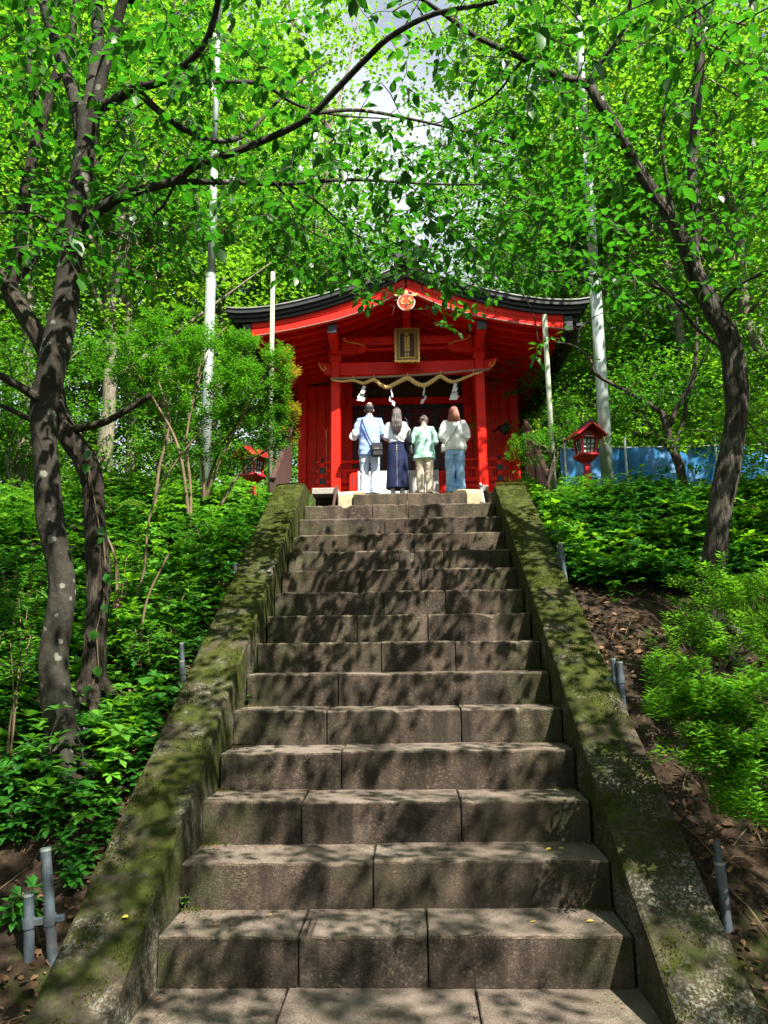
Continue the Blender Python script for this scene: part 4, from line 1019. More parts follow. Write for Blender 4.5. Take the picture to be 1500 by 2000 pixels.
for dy in (-.05, .05): part('handle', MB().tube(strap_path(((.235, dy-.02, 1.17), (.225, dy*.7-.02, 1.28), (.165, dy*.3-.01, 1.47), (.155, dy*.3+.03, 1.47)), 1.0/1.02), .008, 6).mesh('handle', blk), t, local=True)
t = carry(wom, 'crossbody_bag', 'small dark crossbody bag whose strap crosses the back of the denim-skirted woman', 'bag')
part('strap', MB().tube(strap_path(((.17, -.09, 1.02), (.08, -.142, 1.09), (-.02, -.15, 1.17), (-.09, -.137, 1.30), (-.118, -.07, 1.405), (-.11, .03, 1.41), (-.02, .15, 1.2), (.1, .15, 1.05)), s2), .009, 6).mesh('strap', blk), t, local=True)
part('pouch', boxmesh('pouch', .02, .17, .13, .19, .88, 1.0, blk, .015), t, local=True)
t = carry(old, 'handbag', 'dark patterned handbag on the left arm of the woman in the green blouse', 'bag')
hb = MB().loft([(-.235, .02, z, rx, ry, 3) for z, rx, ry in ((.74, .03, .08), (.76, .05, .11), (.87, .05, .11), (.94, .03, .09))], 18)
part('pouch', fuse(hb, 'pouch', blk, .01, wrinkle(.008, 14, 14, 5)), t, local=True)
part('handle', MB().tube(strap_path(((-.235, -.05, .92), (-.25, -.03, 1.0), (-.245, .02, 1.02), (-.235, .07, .92)), 1), .009, 6).mesh('handle', blk), t, local=True)
t = carry(red, 'sling_bag', 'small white sling bag with thin crossed cords on the back of the red-haired woman', 'bag')
cord = cloth('grey_cord', (.20, .21, .2), (.28, .28, .27))
part('cord', MB().tube(strap_path(((-.19, -.10, .93), (-.13, -.158, 1.02), (-.02, -.172, 1.17), (.02, -.162, 1.24), (.08, -.145, 1.34), (.125, -.07, 1.43)), s4), .006, 5).mesh('cord', cord), t, local=True)
part('cord', MB().tube(strap_path(((.20, -.10, 1.05), (.13, -.150, 1.10), (.04, -.168, 1.19), (.0, -.166, 1.225)), s4), .005, 5).mesh('cord', cord), t, local=True)
part('pouch', boxmesh('pouch', -.245, -.19, -.09, .06, .80, .94, 'paper', .02), t, local=True)

# ================================================================== VEGETATION
def nz3(P, f, seed=0):
    return np.array([mnoise.noise(Vector((p[0]*f+seed, p[1]*f, p[2]*f))) for p in P])
LEAFT = {}
def gh(px, py, h=0, y0=2.7):
    """the point where the sight line through pixel (px, py) first comes within h of the ground"""
    Y = y0
    while Y < 14:
        q = at(px, py, Y)
        if q.z <= float(gz(q.x, q.y)) + h: return q
        Y += .02
    return q
def leaf_templates(key, mt, tmpl, L, width=1.0):
    """a few shared single-leaf meshes with their own tint"""
    if key not in LEAFT:
        LEAFT[key] = [leaf_mesh('leaf', np.zeros((1, 3)), np.array([[1., 0, 0]]), np.array([[0, 0, 1.]]), L, mt, tmpl, np.array([t]), width*w) for t in (.1, .35, .6, .85) for w in (.88, 1.1)]
    return LEAFT[key]
def leaf_parts(parent, P, D, N, S, key, mt, tmpl, L, width=1.0):
    ms = leaf_templates(key, mt, tmpl, L, width); inv = wpos(parent).inverted()
    D, Sd, N = frames(D, N)
    for p, d, s_, n, sc in zip(P, D, Sd, N, S):
        o = bpy.data.objects.new('leaf', random.choice(ms)); col.objects.link(o); o.parent = parent
        m4 = Matrix(((d[0], s_[0], n[0], p[0]), (d[1], s_[1], n[1], p[1]), (d[2], s_[2], n[2], p[2]), (0, 0, 0, 1)))
        o.matrix_basis = inv @ m4 @ Matrix.Scale(float(sc), 4)

class Grower:
    """main limbs are given; fine twigs grow from the nearest wood to each target, and leaves sit along the twigs"""
    def __init__(s, root, bark): s.root = root; s.bark = bark; s.nodes = []; s.tw = MB(); s.P = []; s.D = []; s.N = []
    def limb(s, name, pts, radii, n=10, per=7, grow=True, jit=.10):
        if name in ('trunk', 'stem'): per = 16
        pa = smooth_path(pts, per); k = len(pa); r = np.interp(np.linspace(0, 1, k), np.linspace(0, 1, len(radii)), radii)
        pa = [p + Vector((mnoise.noise(p*2.3), mnoise.noise(p*2.3+Vector((9, 0, 0))), 0))*min(.03, r[i]*.5) for i, p in enumerate(pa)]
        rg_ = 0
        if name in ('trunk', 'stem') and s.bark in ('bark1', 'bark2', 'bark3'): n = 44; rg_ = .012 if s.bark == 'bark1' else -.05
        part(name, MB().tube(pa, list(r), n, True, jit, rg_).mesh(name, s.bark, smooth=True), s.root)
        if grow: s.nodes += [np.array(p) for p in pa[1:]]
        return pa
    def grow(s, T, step=.055, leafy=.62, droop=.12, rmax=.0065, splay=.9):
        nodes = np.array(s.nodes); T = np.array(T)
        d0 = np.array([np.min(np.linalg.norm(nodes-t, axis=1)) for t in T])
        for t in T[np.argsort(d0)]:
            nodes = np.array(s.nodes) if len(s.nodes) != len(nodes) else nodes
            dd = np.linalg.norm(nodes-t, axis=1); a = Vector(nodes[int(np.argmin(dd))]); b = Vector(t); L = (b-a).length
            if L < .05: continue
            k = max(4, int(L/.12)); side = Vector(RNG.normal(0, .10, 3))*L; path = []
            for i in range(k+1):
                u = i/k; p = a.lerp(b, u) + side*math.sin(math.pi*u) + Vector((0, 0, droop*L*math.sin(math.pi*u*.9)*.8)); path.append(p)
            r = min(rmax, .0022+L*.006); s.tw.tube(path, lin(r, .0012, k+1), 4, False)
            s.nodes += [np.array(p) for p in path[2::2]]
            ln = max(L*leafy, min(L, .28)); n = int(ln/step)
            for i in range(n):
                u = 1 - ln/L*(1-(i+.5)/n); f = u*k; j = min(int(f), k-1); p = path[j].lerp(path[j+1], f-j); d = (path[j+1]-path[j]).normalized()
                h = Vector((d.y, -d.x, 0)); h = h.normalized() if h.length > .01 else Vector((1, 0, 0))
                sg = 1 if i % 2 else -1
                ld = (d*random.uniform(.35, .8) + h*sg*splay*random.uniform(.6, 1.1) + Vector((0, 0, random.uniform(-.45, .12)))).normalized()
                s.P.append(np.array(p)+np.array(ld)*.012); s.D.append(np.array(ld)); s.N.append(np.array((random.gauss(0, .24), random.gauss(0, .24), 1.0)))
            ld = (b-path[-2]).normalized(); s.P.append(np.array(b)); s.D.append(np.array((ld.x, ld.y, ld.z-.3))); s.N.append(np.array((random.gauss(0, .3), random.gauss(0, .3), 1)))
    def finish(s, mt, L, key, sd=.18, n_parts=300, tmpl=T_NEAR, width=1.0, crown='foliage'):
        P, D, N = np.array(s.P), np.array(s.D), np.array(s.N)
        x, y = pix_np(P); far = ~((np.linalg.norm(P-np.array(CAM), axis=1) < 4.2) & (x > -150) & (x < 1650) & (y > -150) & ((P-np.array(CAM)) @ np.array(fw) > .3))
        x2, y2 = x, y; rr_ = RNG.random(len(P))
        far &= ~(((((x2-793)/62)**2 + ((y2-590)/58)**2) < 1) & (rr_ < .85)) & ~((x2 > 640) & (x2 < 1010) & (y2 > 560) & (rr_ < .3) & (len(P) > 400))
        P, D, N = P[far], D[far], N[far]; S = np.clip(RNG.normal(1, sd, len(P)), .55, 1.5)
        x, y = pix_np(P); dist = np.linalg.norm(P-np.array(CAM), axis=1); inv_ = (x > 0) & (x < 1500) & (y > 0) & (y < 2000) & ((P-np.array(CAM)) @ np.array(fw) > .5)
        order = np.argsort(np.where(inv_, dist/S, 1e6)); sel = order[:n_parts]; rest = order[n_parts:]
        leaf_parts(s.root, P[sel], D[sel], N[sel], S[sel], key, mt, tmpl, L, width)
        part(crown, leaf_mesh(crown, P[rest], D[rest], N[rest], S[rest]*L, mt, tmpl, None, width), s.root, kind='stuff')
        part('twigs', s.tw.mesh('twigs', 'twig'), s.root, kind='stuff')
        return len(P)

def box_targets(n, lo, hi, ok=None, f=.9, thr=-.12, seed=0):
    out = []
    lo = np.array(lo); hi = np.array(hi); tries = 0
    while len(out) < n and tries < n*40:
        tries += 1
        p = lo + (hi-lo)*RNG.random(3)
        if mnoise.noise(Vector((p[0]*f+seed, p[1]*f, p[2]*f*1.6))) < thr: continue
        if ok and not ok(p): continue
        out.append(p)
    return out
def shade_line(p):
    """keep the sun's way to the shrine front and the worshippers open"""
    q = Vector(p); t = (q.z-5.2)/SUN.z; g_ = q - SUN*t
    return 11.2 < g_.y < 15.5 and -3.0 < g_.x < 3.2 and q.z > 5.2
def in_frame_ok(limit, gap=True):
    def f(p):
        if shade_line(p): return random.random() < .06
        v = Vector(p)-CAM
        if v.dot(fw) < .3: return True
        x, y = pix(p)
        if -100 < x < 1600 and -60 < y < 2100:
            if y > limit(x): return False
            if gap and ((x-930)/110)**2 + ((y-150)/170)**2 < 1: return random.random() < .5
            if 640 < x < 1010 and y > 545: return random.random() < .35
            if v.length < 4.0: return False
        return True
    return f

# ---- left foreground tree, smooth bark with lichen
b = at(118, 1470, 5.0)
T1 = thing('dogwood_tree', 'smooth-barked tree with pale lichen spots, its long branches reaching over the steps', 'tree', (b.x, b.y, float(gz(b.x, b.y))))
G = Grower(T1, 'bark1')
G.limb('trunk', [at(128, 1520, 5.0), at(122, 1440, 5.0), at(108, 1300, 5.0), at(118, 1150, 5.0), at(100, 1000, 5.0), at(88, 850, 5.0), at(85, 770, 5.0), at(118, 650, 5.0), at(135, 520, 5.0), at(152, 400, 5.0), at(168, 290, 5.0), at(172, 215, 5.0)], [0.1092, 0.0991, 0.0882, 0.0823, 0.0840, 0.0857, 0.0941, 0.0823, 0.0756, 0.0689, 0.0714], 18, 7, False, .16)
G.limb('branch', [at(165, 290, 5.0), at(190, 215, 4.95), at(205, 130, 4.9), at(245, 0, 4.8), at(285, -160, 4.6)], [0.0521, 0.0462, 0.0420, 0.0378, 0.0294])
G.limb('branch', [at(160, 270, 5.0), at(145, 190, 5.05), at(115, 100, 5.1), at(85, 0, 5.1), at(60, -150, 5.1)], [0.0504, 0.0462, 0.0420, 0.0378, 0.0294])
G.limb('branch', [at(172, 230, 5.0), at(186, 130, 5.1), at(192, 40, 5.15), at(188, -120, 5.2)], [0.0504, 0.0470, 0.0437, 0.0336])
G.limb('branch', [at(190, 215, 4.95), at(238, 192, 4.9), at(265, 172, 4.85), at(312, 160, 4.8), at(370, 118, 4.7), at(405, 70, 4.6), at(425, 0, 4.5), at(445, -130, 4.2)], [0.0420, 0.0353, 0.0302, 0.0269, 0.0235, 0.0202, 0.0168])
G.limb('branch', [at(268, 174, 4.85), at(310, 215, 4.9), at(360, 252, 5.0), at(415, 275, 5.1), at(480, 262, 5.3), at(560, 180, 5.6), at(640, 120, 5.9)], [0.0286, 0.0252, 0.0218, 0.0185, 0.0134, 0.0067])
G.limb('branch', [at(312, 160, 4.8), at(400, 160, 5.0), at(508, 163, 5.3), at(580, 205, 5.6), at(660, 225, 6.0), at(760, 232, 6.4)], [0.0185, 0.0168, 0.0151, 0.0101, 0.0050])
G.limb('branch', [at(152, 445, 5.0), at(190, 415, 4.95), at(235, 385, 4.9), at(290, 368, 4.9), at(345, 352, 4.9), at(385, 322, 4.85), at(470, 292, 4.8), at(550, 258, 4.8), at(610, 222, 4.7), at(665, 165, 4.6), at(715, 115, 4.5), at(765, 70, 4.4), at(850, 28, 4.3), at(960, 5, 4.2), at(1080, -30, 4.0)], [0.0462, 0.0386, 0.0336, 0.0302, 0.0286, 0.0260, 0.0244, 0.0235, 0.0227, 0.0210, 0.0193, 0.0168, 0.0134, 0.0084])
G.limb('branch', [at(345, 355, 4.9), at(440, 356, 5.0), at(560, 358, 5.3), at(680, 351, 5.7), at(800, 357, 6.0), at(930, 360, 6.4), at(1050, 348, 6.7)], [0.0202, 0.0185, 0.0160, 0.0126, 0.0092, 0.0050])
G.limb('branch', [at(535, 355, 5.2), at(570, 400, 5.4), at(590, 440, 5.6), at(640, 470, 5.9), at(700, 500, 6.2)], [0.0109, 0.0092, 0.0067, 0.0034])
G.limb('branch', [at(560, 358, 5.3), at(620, 395, 5.6), at(690, 455, 6.0), at(760, 490, 6.3), at(800, 530, 6.6)], [0.0092, 0.0084, 0.0059, 0.0034])
G.limb('branch', [at(345, 352, 4.9), at(320, 400, 5.1), at(298, 425, 5.3), at(308, 470, 5.5), at(290, 500, 5.6)], [0.0118, 0.0101, 0.0067, 0.0034])
G.limb('branch', [at(610, 222, 4.7), at(690, 215, 5.0), at(790, 230, 5.4), at(900, 255, 5.8), at(1000, 285, 6.2), at(1080, 305, 6.5)], [0.0134, 0.0118, 0.0084, 0.0042])
G.limb('branch', [at(150, 470, 5.0), at(95, 435, 4.8), at(45, 415, 4.6), at(-60, 420, 4.4)], [0.0168, 0.0143, 0.0118, 0.0067])
G.limb('branch', [at(100, 800, 5.0), at(60, 770, 4.9), at(20, 745, 4.8), at(-60, 700, 4.6)], [0.0378, 0.0319, 0.0269, 0.0168])
G.limb('branch', [at(98, 830, 5.0), at(50, 815, 4.95), at(10, 795, 4.9), at(-50, 780, 4.8)], [0.0252, 0.0185, 0.0151, 0.0084])
G.limb('branch', [at(150, 460, 5.0), at(185, 330, 5.2), at(245, 230, 5.3), at(300, 190, 5.4)], [0.0168, 0.0118, 0.0084, 0.0050])
# boughs above the picture that shade the steps
G.limb('branch', [at(285, -160, 4.6), Vector((-1.2, 4.2, 6.6)), Vector((-.4, 3.8, 7.4)), Vector((.4, 3.2, 8.0))], [0.0294, 0.0235, 0.0168, 0.0084])
G.limb('branch', [at(445, -130, 4.2), Vector((-.7, 3.2, 5.6)), Vector((-.1, 2.4, 6.1)), Vector((.5, 1.6, 6.4))], [0.0168, 0.0151, 0.0101, 0.0050])
G.limb('branch', [at(188, -120, 5.2), Vector((-2.1, 5.2, 6.7)), Vector((-2.0, 4.6, 7.8)), Vector((-1.8, 4.0, 9))], [0.0336, 0.0286, 0.0218, 0.0084])
lim1 = lambda x: 560 if x < 300 else (470 + 40*math.sin(x*.02) if x < 520 else (560 if x < 700 else 618 if x < 960 else 560))
ok1 = in_frame_ok(lim1)
tg = []
tg += box_targets(480, (-3.4, 3.6, 3.6), (-.6, 6.4, 6.2), ok1, 1.0, -.05, 3)
tg += box_targets(400, (-1.0, 4.2, 3.6), (1.1, 7.0, 5.6), ok1, 1.0, -.05, 5)
tg += box_targets(130, (-1.3, 5.4, 4.1), (1.2, 7.4, 5.0), ok1, 1.3, -.2, 15)
tg += box_targets(620, (-2.6, -.6, 4.4), (1.8, 4.8, 7.0), ok1, 1.25, .06, 8)
tg += box_targets(300, (-4.6, 2.2, 6.0), (-1.2, 6.8, 8.4), ok1, 1.0, -.02, 33)
G.grow(tg)
print('leaves', len(G.P)); nl1 = G.finish('leaf', .088, 'dogwood')

# ---- furrowed tree just behind it
b = at(178, 1420, 5.6)
T2 = thing('oak_tree', 'rough furrowed dark tree with ivy, leaning behind the lichen-spotted trunk at the left', 'tree', (b.x, b.y, float(gz(b.x, b.y))))
G = Grower(T2, 'bark2')
G.limb('trunk', [at(172, 1470, 5.6), at(175, 1400, 5.6), at(188, 1250, 5.6), at(195, 1120, 5.6), at(185, 1000, 5.6), at(168, 910, 5.6), at(135, 850, 5.6), at(110, 790, 5.6)], [0.1058, 0.0902, 0.0828, 0.0782, 0.0782, 0.0828, 0.0782, 0.0690], 16, 8, False, .22)
G.limb('branch', [at(128, 842, 5.6), at(165, 835, 5.55), at(205, 825, 5.5), at(250, 800, 5.5), at(296, 772, 5.5)], [0.0276, 0.0313, 0.0285, 0.0239, 0.0221], jit=.25)
G.limb('trunk', [at(112, 795, 5.6), at(98, 720, 5.65), at(70, 650, 5.7), at(35, 595, 5.75), at(2, 535, 5.8)], [0.0662, 0.0626, 0.0644, 0.0681, 0.0644], 14, 8, False, .22)
G.limb('branch', [at(22, 570, 5.8), at(28, 520, 5.8), at(45, 420, 5.8), at(62, 320, 5.8), at(85, 220, 5.8), at(110, 150, 5.8), at(135, 80, 5.8), at(150, -20, 5.8), at(170, -160, 5.7)], [0.0552, 0.0570, 0.0534, 0.0497, 0.0460, 0.0432, 0.0368, 0.0331, 0.0276])
G.limb('branch', [at(78, 250, 5.8), at(62, 140, 5.9), at(62, 40, 6.0), at(50, -120, 6.1)], [0.0368, 0.0331, 0.0294, 0.0184])
G.limb('branch', [at(25, 560, 5.8), at(75, 500, 5.9), at(118, 455, 6.0), at(190, 400, 6.2), at(260, 345, 6.4)], [0.0276, 0.0221, 0.0166, 0.0110, 0.0055])
G.limb('branch', [at(5, 545, 5.8), at(-60, 470, 5.9), at(-160, 380, 6.0)], [0.0460, 0.0368, 0.0276])
ok2 = in_frame_ok(lambda x: 540 if x < 420 else 430)
tg = box_targets(360, (-4.6, 4.8, 3.8), (-1.2, 7.6, 7.4), ok2, .9, -.05, 11)
G.grow(tg, .06)
G.finish('leaf_b', .085, 'maple', n_parts=120)
iv = thing('ivy', 'few ivy leaves climbing the furrowed trunk at the left', 'ivy', at(190, 1250, 5.5))
P = []; 
for (px, py) in ((192, 1030), (200, 1050), (178, 880), (170, 905), (205, 1120), (190, 1300), (178, 1340), (200, 1180), (186, 1230)):
    P.append(np.array(at(px, py, 5.49)))
k = len(P); leaf_parts(iv, P, np.column_stack([RNG.normal(0, .6, k), np.zeros(k), -np.ones(k)]), np.column_stack([RNG.normal(0, .3, k), -np.ones(k), np.full(k, .5)]), RNG.uniform(.7, 1.3, k), 'ivy', 'leaf_cover', T_NEAR, .085, 1.4)
part('vine', MB().tube([Vector(p)+Vector((0, .02, 0)) for p in sorted(P, key=lambda q: q[2])], .004, 5).mesh('vine', 'stem'), iv)

# ---- right foreground tree
b = at(1388, 1230, 6.3)
T3 = thing('maple_tree', 'tall grey fissured tree on the right bank, forking into two stems', 'tree', (b.x, b.y, float(gz(b.x, b.y))))
G = Grower(T3, 'bark3')
YR = 6.3
G.limb('trunk', [at(1392, 1280, YR), at(1390, 1200, YR), at(1396, 1050, YR), at(1418, 930, YR), at(1436, 820, YR), at(1438, 740, YR), at(1425, 670, YR), at(1395, 610, YR), at(1360, 545, YR), at(1345, 490, YR)], [0.1134, 0.0991, 0.0941, 0.0924, 0.0924, 0.0907, 0.0890, 0.0823, 0.0756, 0.0739], 18, 7, False, .14)
G.limb('stem', [at(1352, 520, YR), at(1322, 455, 6.25), at(1290, 395, 6.2), at(1250, 335, 6.1), at(1210, 265, 6.0), at(1165, 190, 5.9), at(1150, 165, 5.9), at(1090, 148, 5.8), at(1020, 115, 5.6), at(940, 75, 5.4), at(870, 30, 5.2), at(780, -30, 5.0)], [0.0630, 0.0605, 0.0554, 0.0487, 0.0437, 0.0420, 0.0386, 0.0302, 0.0252, 0.0210, 0.0168, 0.0101])
G.limb('stem', [at(1350, 505, YR), at(1358, 440, YR), at(1356, 350, YR), at(1360, 200, YR), at(1366, 80, 6.25), at(1352, -40, 6.2), at(1340, -200, 6.1)], [0.0420, 0.0462, 0.0454, 0.0437, 0.0420, 0.0353, 0.0252])
G.limb('branch', [at(1366, 80, 6.25), at(1390, 10, 6.2), at(1420, -90, 6.2)], [0.0294, 0.0252, 0.0168])
G.limb('branch', [at(1152, 168, 5.9), at(1168, 130, 5.9), at(1205, 80, 5.8), at(1225, 40, 5.7), at(1240, -60, 5.5)], [0.0286, 0.0252, 0.0218, 0.0185, 0.0118])
G.limb('branch', [at(1320, 440, 6.2), at(1300, 340, 6.1), at(1292, 260, 6.0), at(1310, 160, 5.9), at(1345, 95, 5.7), at(1360, 20, 5.5)], [0.0151, 0.0134, 0.0134, 0.0118, 0.0101, 0.0050])
G.limb('branch', [at(1345, 600, YR), at(1280, 560, 6.2), at(1200, 545, 6.2), at(1120, 532, 6.3), at(1050, 531, 6.5), at(960, 540, 6.7), at(880, 545, 6.9)], [0.0168, 0.0143, 0.0118, 0.0101, 0.0084, 0.0059, 0.0034])
G.limb('branch', [at(1420, 690, YR), at(1360, 640, 6.2), at(1320, 590, 6.1), at(1270, 540, 6.0), at(1210, 495, 6.0)], [0.0202, 0.0151, 0.0126, 0.0092, 0.0042])
G.limb('branch', [at(1395, 610, YR), at(1440, 560, 6.1), at(1490, 535, 6.0), at(1580, 500, 5.9)], [0.0168, 0.0134, 0.0118, 0.0067])
G.limb('branch', [at(1020, 118, 5.6), at(960, 190, 5.9), at(870, 235, 6.2), at(800, 250, 6.4)], [0.0118, 0.0092, 0.0067, 0.0034])
G.limb('branch', [at(1340, -200, 6.1), Vector((2.2, 5.2, 7.8)), Vector((2.0, 4.2, 8.6)), Vector((1.6, 3.2, 9.2))], [0.0252, 0.0235, 0.0168, 0.0084])
G.limb('branch', [at(1420, -90, 6.2), Vector((3.2, 5.2, 7.0)), Vector((3.4, 4.2, 7.6)), Vector((3.3, 3.0, 8.0)), Vector((3.0, 1.6, 8.2))], [0.0252, 0.0235, 0.0185, 0.0126, 0.0067])
G.limb('branch', [at(1240, -60, 5.5), Vector((1.6, 4.2, 6.2)), Vector((1.5, 3.2, 6.7)), Vector((1.2, 2.2, 7.0))], [0.0168, 0.0134, 0.0084, 0.0050])
lim3 = lambda x: 600 if x > 1180 else (560 if x > 980 else 600)
ok3 = in_frame_ok(lim3)
tg = []
tg += box_targets(430, (.9, 4.2, 3.8), (4.4, 7.4, 6.6), ok3, 1.0, -.05, 21)
tg += box_targets(240, (-.6, 4.6, 3.7), (1.6, 7.2, 5.9), ok3, 1.0, -.05, 23)
tg += box_targets(100, (.0, 6.0, 4.1), (2.6, 7.6, 5.0), ok3, 1.3, -.2, 25)
tg += box_targets(1050, (.2, -1.4, 4.4), (4.8, 6.2, 7.4), ok3, 1.25, .06, 27)
tg += box_targets(420, (-2.0, -4.5, 5.8), (5.2, .4, 8.6), ok3, 1.0, .0, 29)  # extra leaves behind the camera, out of view, added to block sky light
G.grow(tg)
print('leaves', len(G.P)); nl3 = G.finish('leaf_b', .083, 'maple2', tmpl=T_NEAR, width=1.12)
# low spray hanging before the shrine gable
sp_ = thing('hanging_spray', 'thin leafy spray hanging in front of the shrine gable right of the plaque', 'branch', at(880, 600, 7.2))
G = Grower(sp_, 'twig')
G.limb('branch', [at(940, 540, 6.7), at(900, 575, 7.0), at(845, 590, 7.2), at(838, 615, 7.3), at(868, 640, 7.4)], [.006, .005, .004, .003, .002])
G.limb('branch', [at(1000, 540, 6.6), at(1040, 610, 6.9), at(1050, 660, 7.0), at(1060, 700, 7.0)], [.006, .005, .004, .002])
G.grow([at(x, y, 7.2) for x, y in ((862, 632), (880, 640), (895, 650), (905, 612), (925, 600), (915, 630), (940, 610), (1045, 690), (1040, 705), (1058, 712), (700, 585), (740, 590), (770, 600), (765, 622))], .04, .5)
G.finish('leaf_b', .085, 'maple2', n_parts=90, width=1.12)

def roots(root, x, y, r, n=6, L=.42, bark='bark1', seed=0):
    rs = random.Random(seed)
    for i in range(n):
        a = i*6.28/n + rs.uniform(-.35, .35); ln = L*rs.uniform(.6, 1.2); pa = []
        for u in np.linspace(0, 1, 7):
            px_, py_ = x+math.cos(a)*(r*.55+ln*u), y+math.sin(a)*(r*.55+ln*u)
            pa.append(Vector((px_, py_, float(gz(px_, py_)) + .20*(1-u)**2.6 - .035*u)))
        part('root', MB().tube(pa, lin(r*.55, .012, 7), 8, True, .2).mesh('root', bark, smooth=True), root)
for (T_, px, py, Y, r, bk) in ((T1, 121, 1480, 5.0, .10, 'bark1'), (T2, 174, 1440, 5.6, .09, 'bark2'), (T3, 1391, 1240, 6.3, .10, 'bark3')):
    q = at(px, py, Y); roots(T_, q.x, q.y, r, 6, .40, bk, px)
# ---- crooked sapling and clipped pine right of the lantern
b = at(1328, 925, 9.3)
sg = thing('crooked_sapling', 'small dark crooked tree forking low in front of the blue sheeting', 'tree', (b.x, b.y, float(gz(b.x, b.y))))
G = Grower(sg, 'twig')
G.limb('trunk', [at(1336, 950, 9.3), at(1325, 905, 9.3), at(1312, 870, 9.3), at(1300, 825, 9.3), at(1292, 805, 9.3)], [.06, .055, .052, .045, .04])
G.limb('branch', [at(1296, 808, 9.3), at(1250, 780, 9.2), at(1200, 752, 9.2), at(1165, 730, 9.1), at(1150, 700, 9.1), at(1120, 675, 9.0), at(1085, 668, 9.0)], [.032, .026, .022, .022, .014, .011, .006])
G.limb('branch', [at(1308, 830, 9.3), at(1325, 790, 9.3), at(1348, 750, 9.3), at(1360, 690, 9.3), at(1362, 620, 9.4)], [.034, .030, .026, .024, .014])
G.limb('branch', [at(1318, 870, 9.3), at(1335, 820, 9.3), at(1345, 770, 9.2), at(1390, 660, 9.1)], [.026, .022, .018, .008])
G.limb('branch', [at(1308, 880, 9.3), at(1270, 830, 9.4), at(1245, 785, 9.4)], [.018, .013, .006])
G.limb('branch', [at(1130, 672, 9.0), at(1135, 640, 9.0), at(1180, 610, 9.0), at(1240, 600, 9.0)], [.011, .009, .006, .003])
G.grow([at(x, y, 9.2+random.uniform(-.5, .5)) for x, y in [(random.uniform(1040, 1180), random.uniform(650, 690)) for _ in range(3)] + [(random.uniform(1180, 1420), random.uniform(560, 800)) for _ in range(60)]], .06)
G.finish('leaf_b', .085, 'maple2', n_parts=60, width=1.12)

def shrub(name, label, cat, base, stems, boxes, mt, L, bark='stem', tmpl=T_NARROW, width=1.0, n_whorl=9, tips=None, n_parts=0, key='az', thr=-.10, r=.02, e0=.9, shoots=0, xmin=-1e9):
    """woody stems ending in many little whorls of leaves"""
    root = thing(name, label, cat, base)
    nodes = []
    for st in stems:
        pa = smooth_path(st, 6); part('stem', MB().tube(pa, lin(r, r*.3, len(pa)), 8, True, .2).mesh('stem', bark, smooth=True), root); nodes += [np.array(p) for p in pa[len(pa)//3:]]
    tw = MB(); T = []
    for (n, c, rad, seed) in boxes:
        c = np.array(c); q = 0
        while q < n:
            v = RNG.normal(0, 1, 3); v /= np.linalg.norm(v); v *= RNG.random()**.28
            p = c + v*np.array(rad)
            if mnoise.noise(Vector((p[0]*3.1+seed, p[1]*3.1, p[2]*6.5)))+.5*mnoise.noise(Vector((p[0]*8+seed, p[1]*8, p[2]*12))) < thr: q += .25; continue
            T.append(p); q += 1
    for _ in range(shoots):
        n_, c_, rad_, sd_ = random.choice(boxes); v = RNG.normal(0, 1, 3); v[2] = abs(v[2])*.8; v /= np.linalg.norm(v); o_ = np.array(c_) + v*np.array(rad_)*random.uniform(.7, 1.0)
        dr = v*np.array([1, 1, .7]) + np.array([0, 0, .35]); ln = random.uniform(.10, .30)
        for u in np.arange(0, 1, .16): T.append(o_ + dr*ln*u + np.array([0, 0, -.12*ln*u*u*3]))
    T = np.array([t for t in T if pix(t)[0] > xmin]); nd_ = np.array(nodes); d0 = np.array([np.linalg.norm(nd_-t, axis=1).min() for t in T])
    for i in np.argsort(d0):
        t = T[i]; nd_ = np.array(nodes); a = Vector(nd_[np.argmin(np.linalg.norm(nd_-t, axis=1))]); b_ = Vector(t); L_ = (b_-a).length
        if L_ > .03:
            mid = a.lerp(b_, .5) + Vector(RNG.normal(0, .08, 3))*L_; pa = [a, mid, b_]; tw.tube(pa, lin(min(.006, .002+L_*.008), .0012, 3), 4, False); nodes += [np.array(mid), np.array(b_)]
    n = len(T); k = n_whorl
    ang = RNG.random((n, 1))*6.28 + np.arange(k)[None]*2.4
    el = np.linspace(e0, -.1, k)[None]*RNG.uniform(.6, 1.2, (n, 1))
    D = np.stack([np.cos(ang)*np.cos(el), np.sin(ang)*np.cos(el), np.sin(el)], -1).reshape(-1, 3)
    N = np.stack([-np.cos(ang)*np.sin(el), -np.sin(ang)*np.sin(el), np.cos(el)], -1).reshape(-1, 3) + RNG.normal(0, .15, (n*k, 3))
    P = np.repeat(T, k, 0) + D*.004 - np.array([0, 0, 1])*np.tile(np.arange(k)*.006, n)[:, None]
    S = np.clip(RNG.normal(1, .2, n*k), .5, 1.5)
    hot = np.zeros(n*k, bool)
    if tips is not None: hot = np.repeat(np.array([tips(t) for t in T]), k)
    rest = np.arange(n*k)
    if n_parts:
        d = np.linalg.norm(P-np.array(CAM), axis=1); o = np.argsort(d); leaf_parts(root, P[o[:n_parts]], D[o[:n_parts]], N[o[:n_parts]], S[o[:n_parts]], key, mt, tmpl, L, width); rest = o[n_parts:]
    a_ = rest[~hot[rest]]
    part('foliage', leaf_mesh('foliage', P[a_], D[a_], N[a_], S[a_]*L, mt, tmpl, None, width), root, kind='stuff')
    h_ = rest[hot[rest]]
    if len(h_): part('reddish_foliage', leaf_mesh('reddish_foliage', P[h_], D[h_], N[h_], S[h_]*L, 'leaf_tip', tmpl, None, width), root, kind='stuff')
    part('twigs', tw.mesh('twigs', 'twig'), root, kind='stuff')
    return root
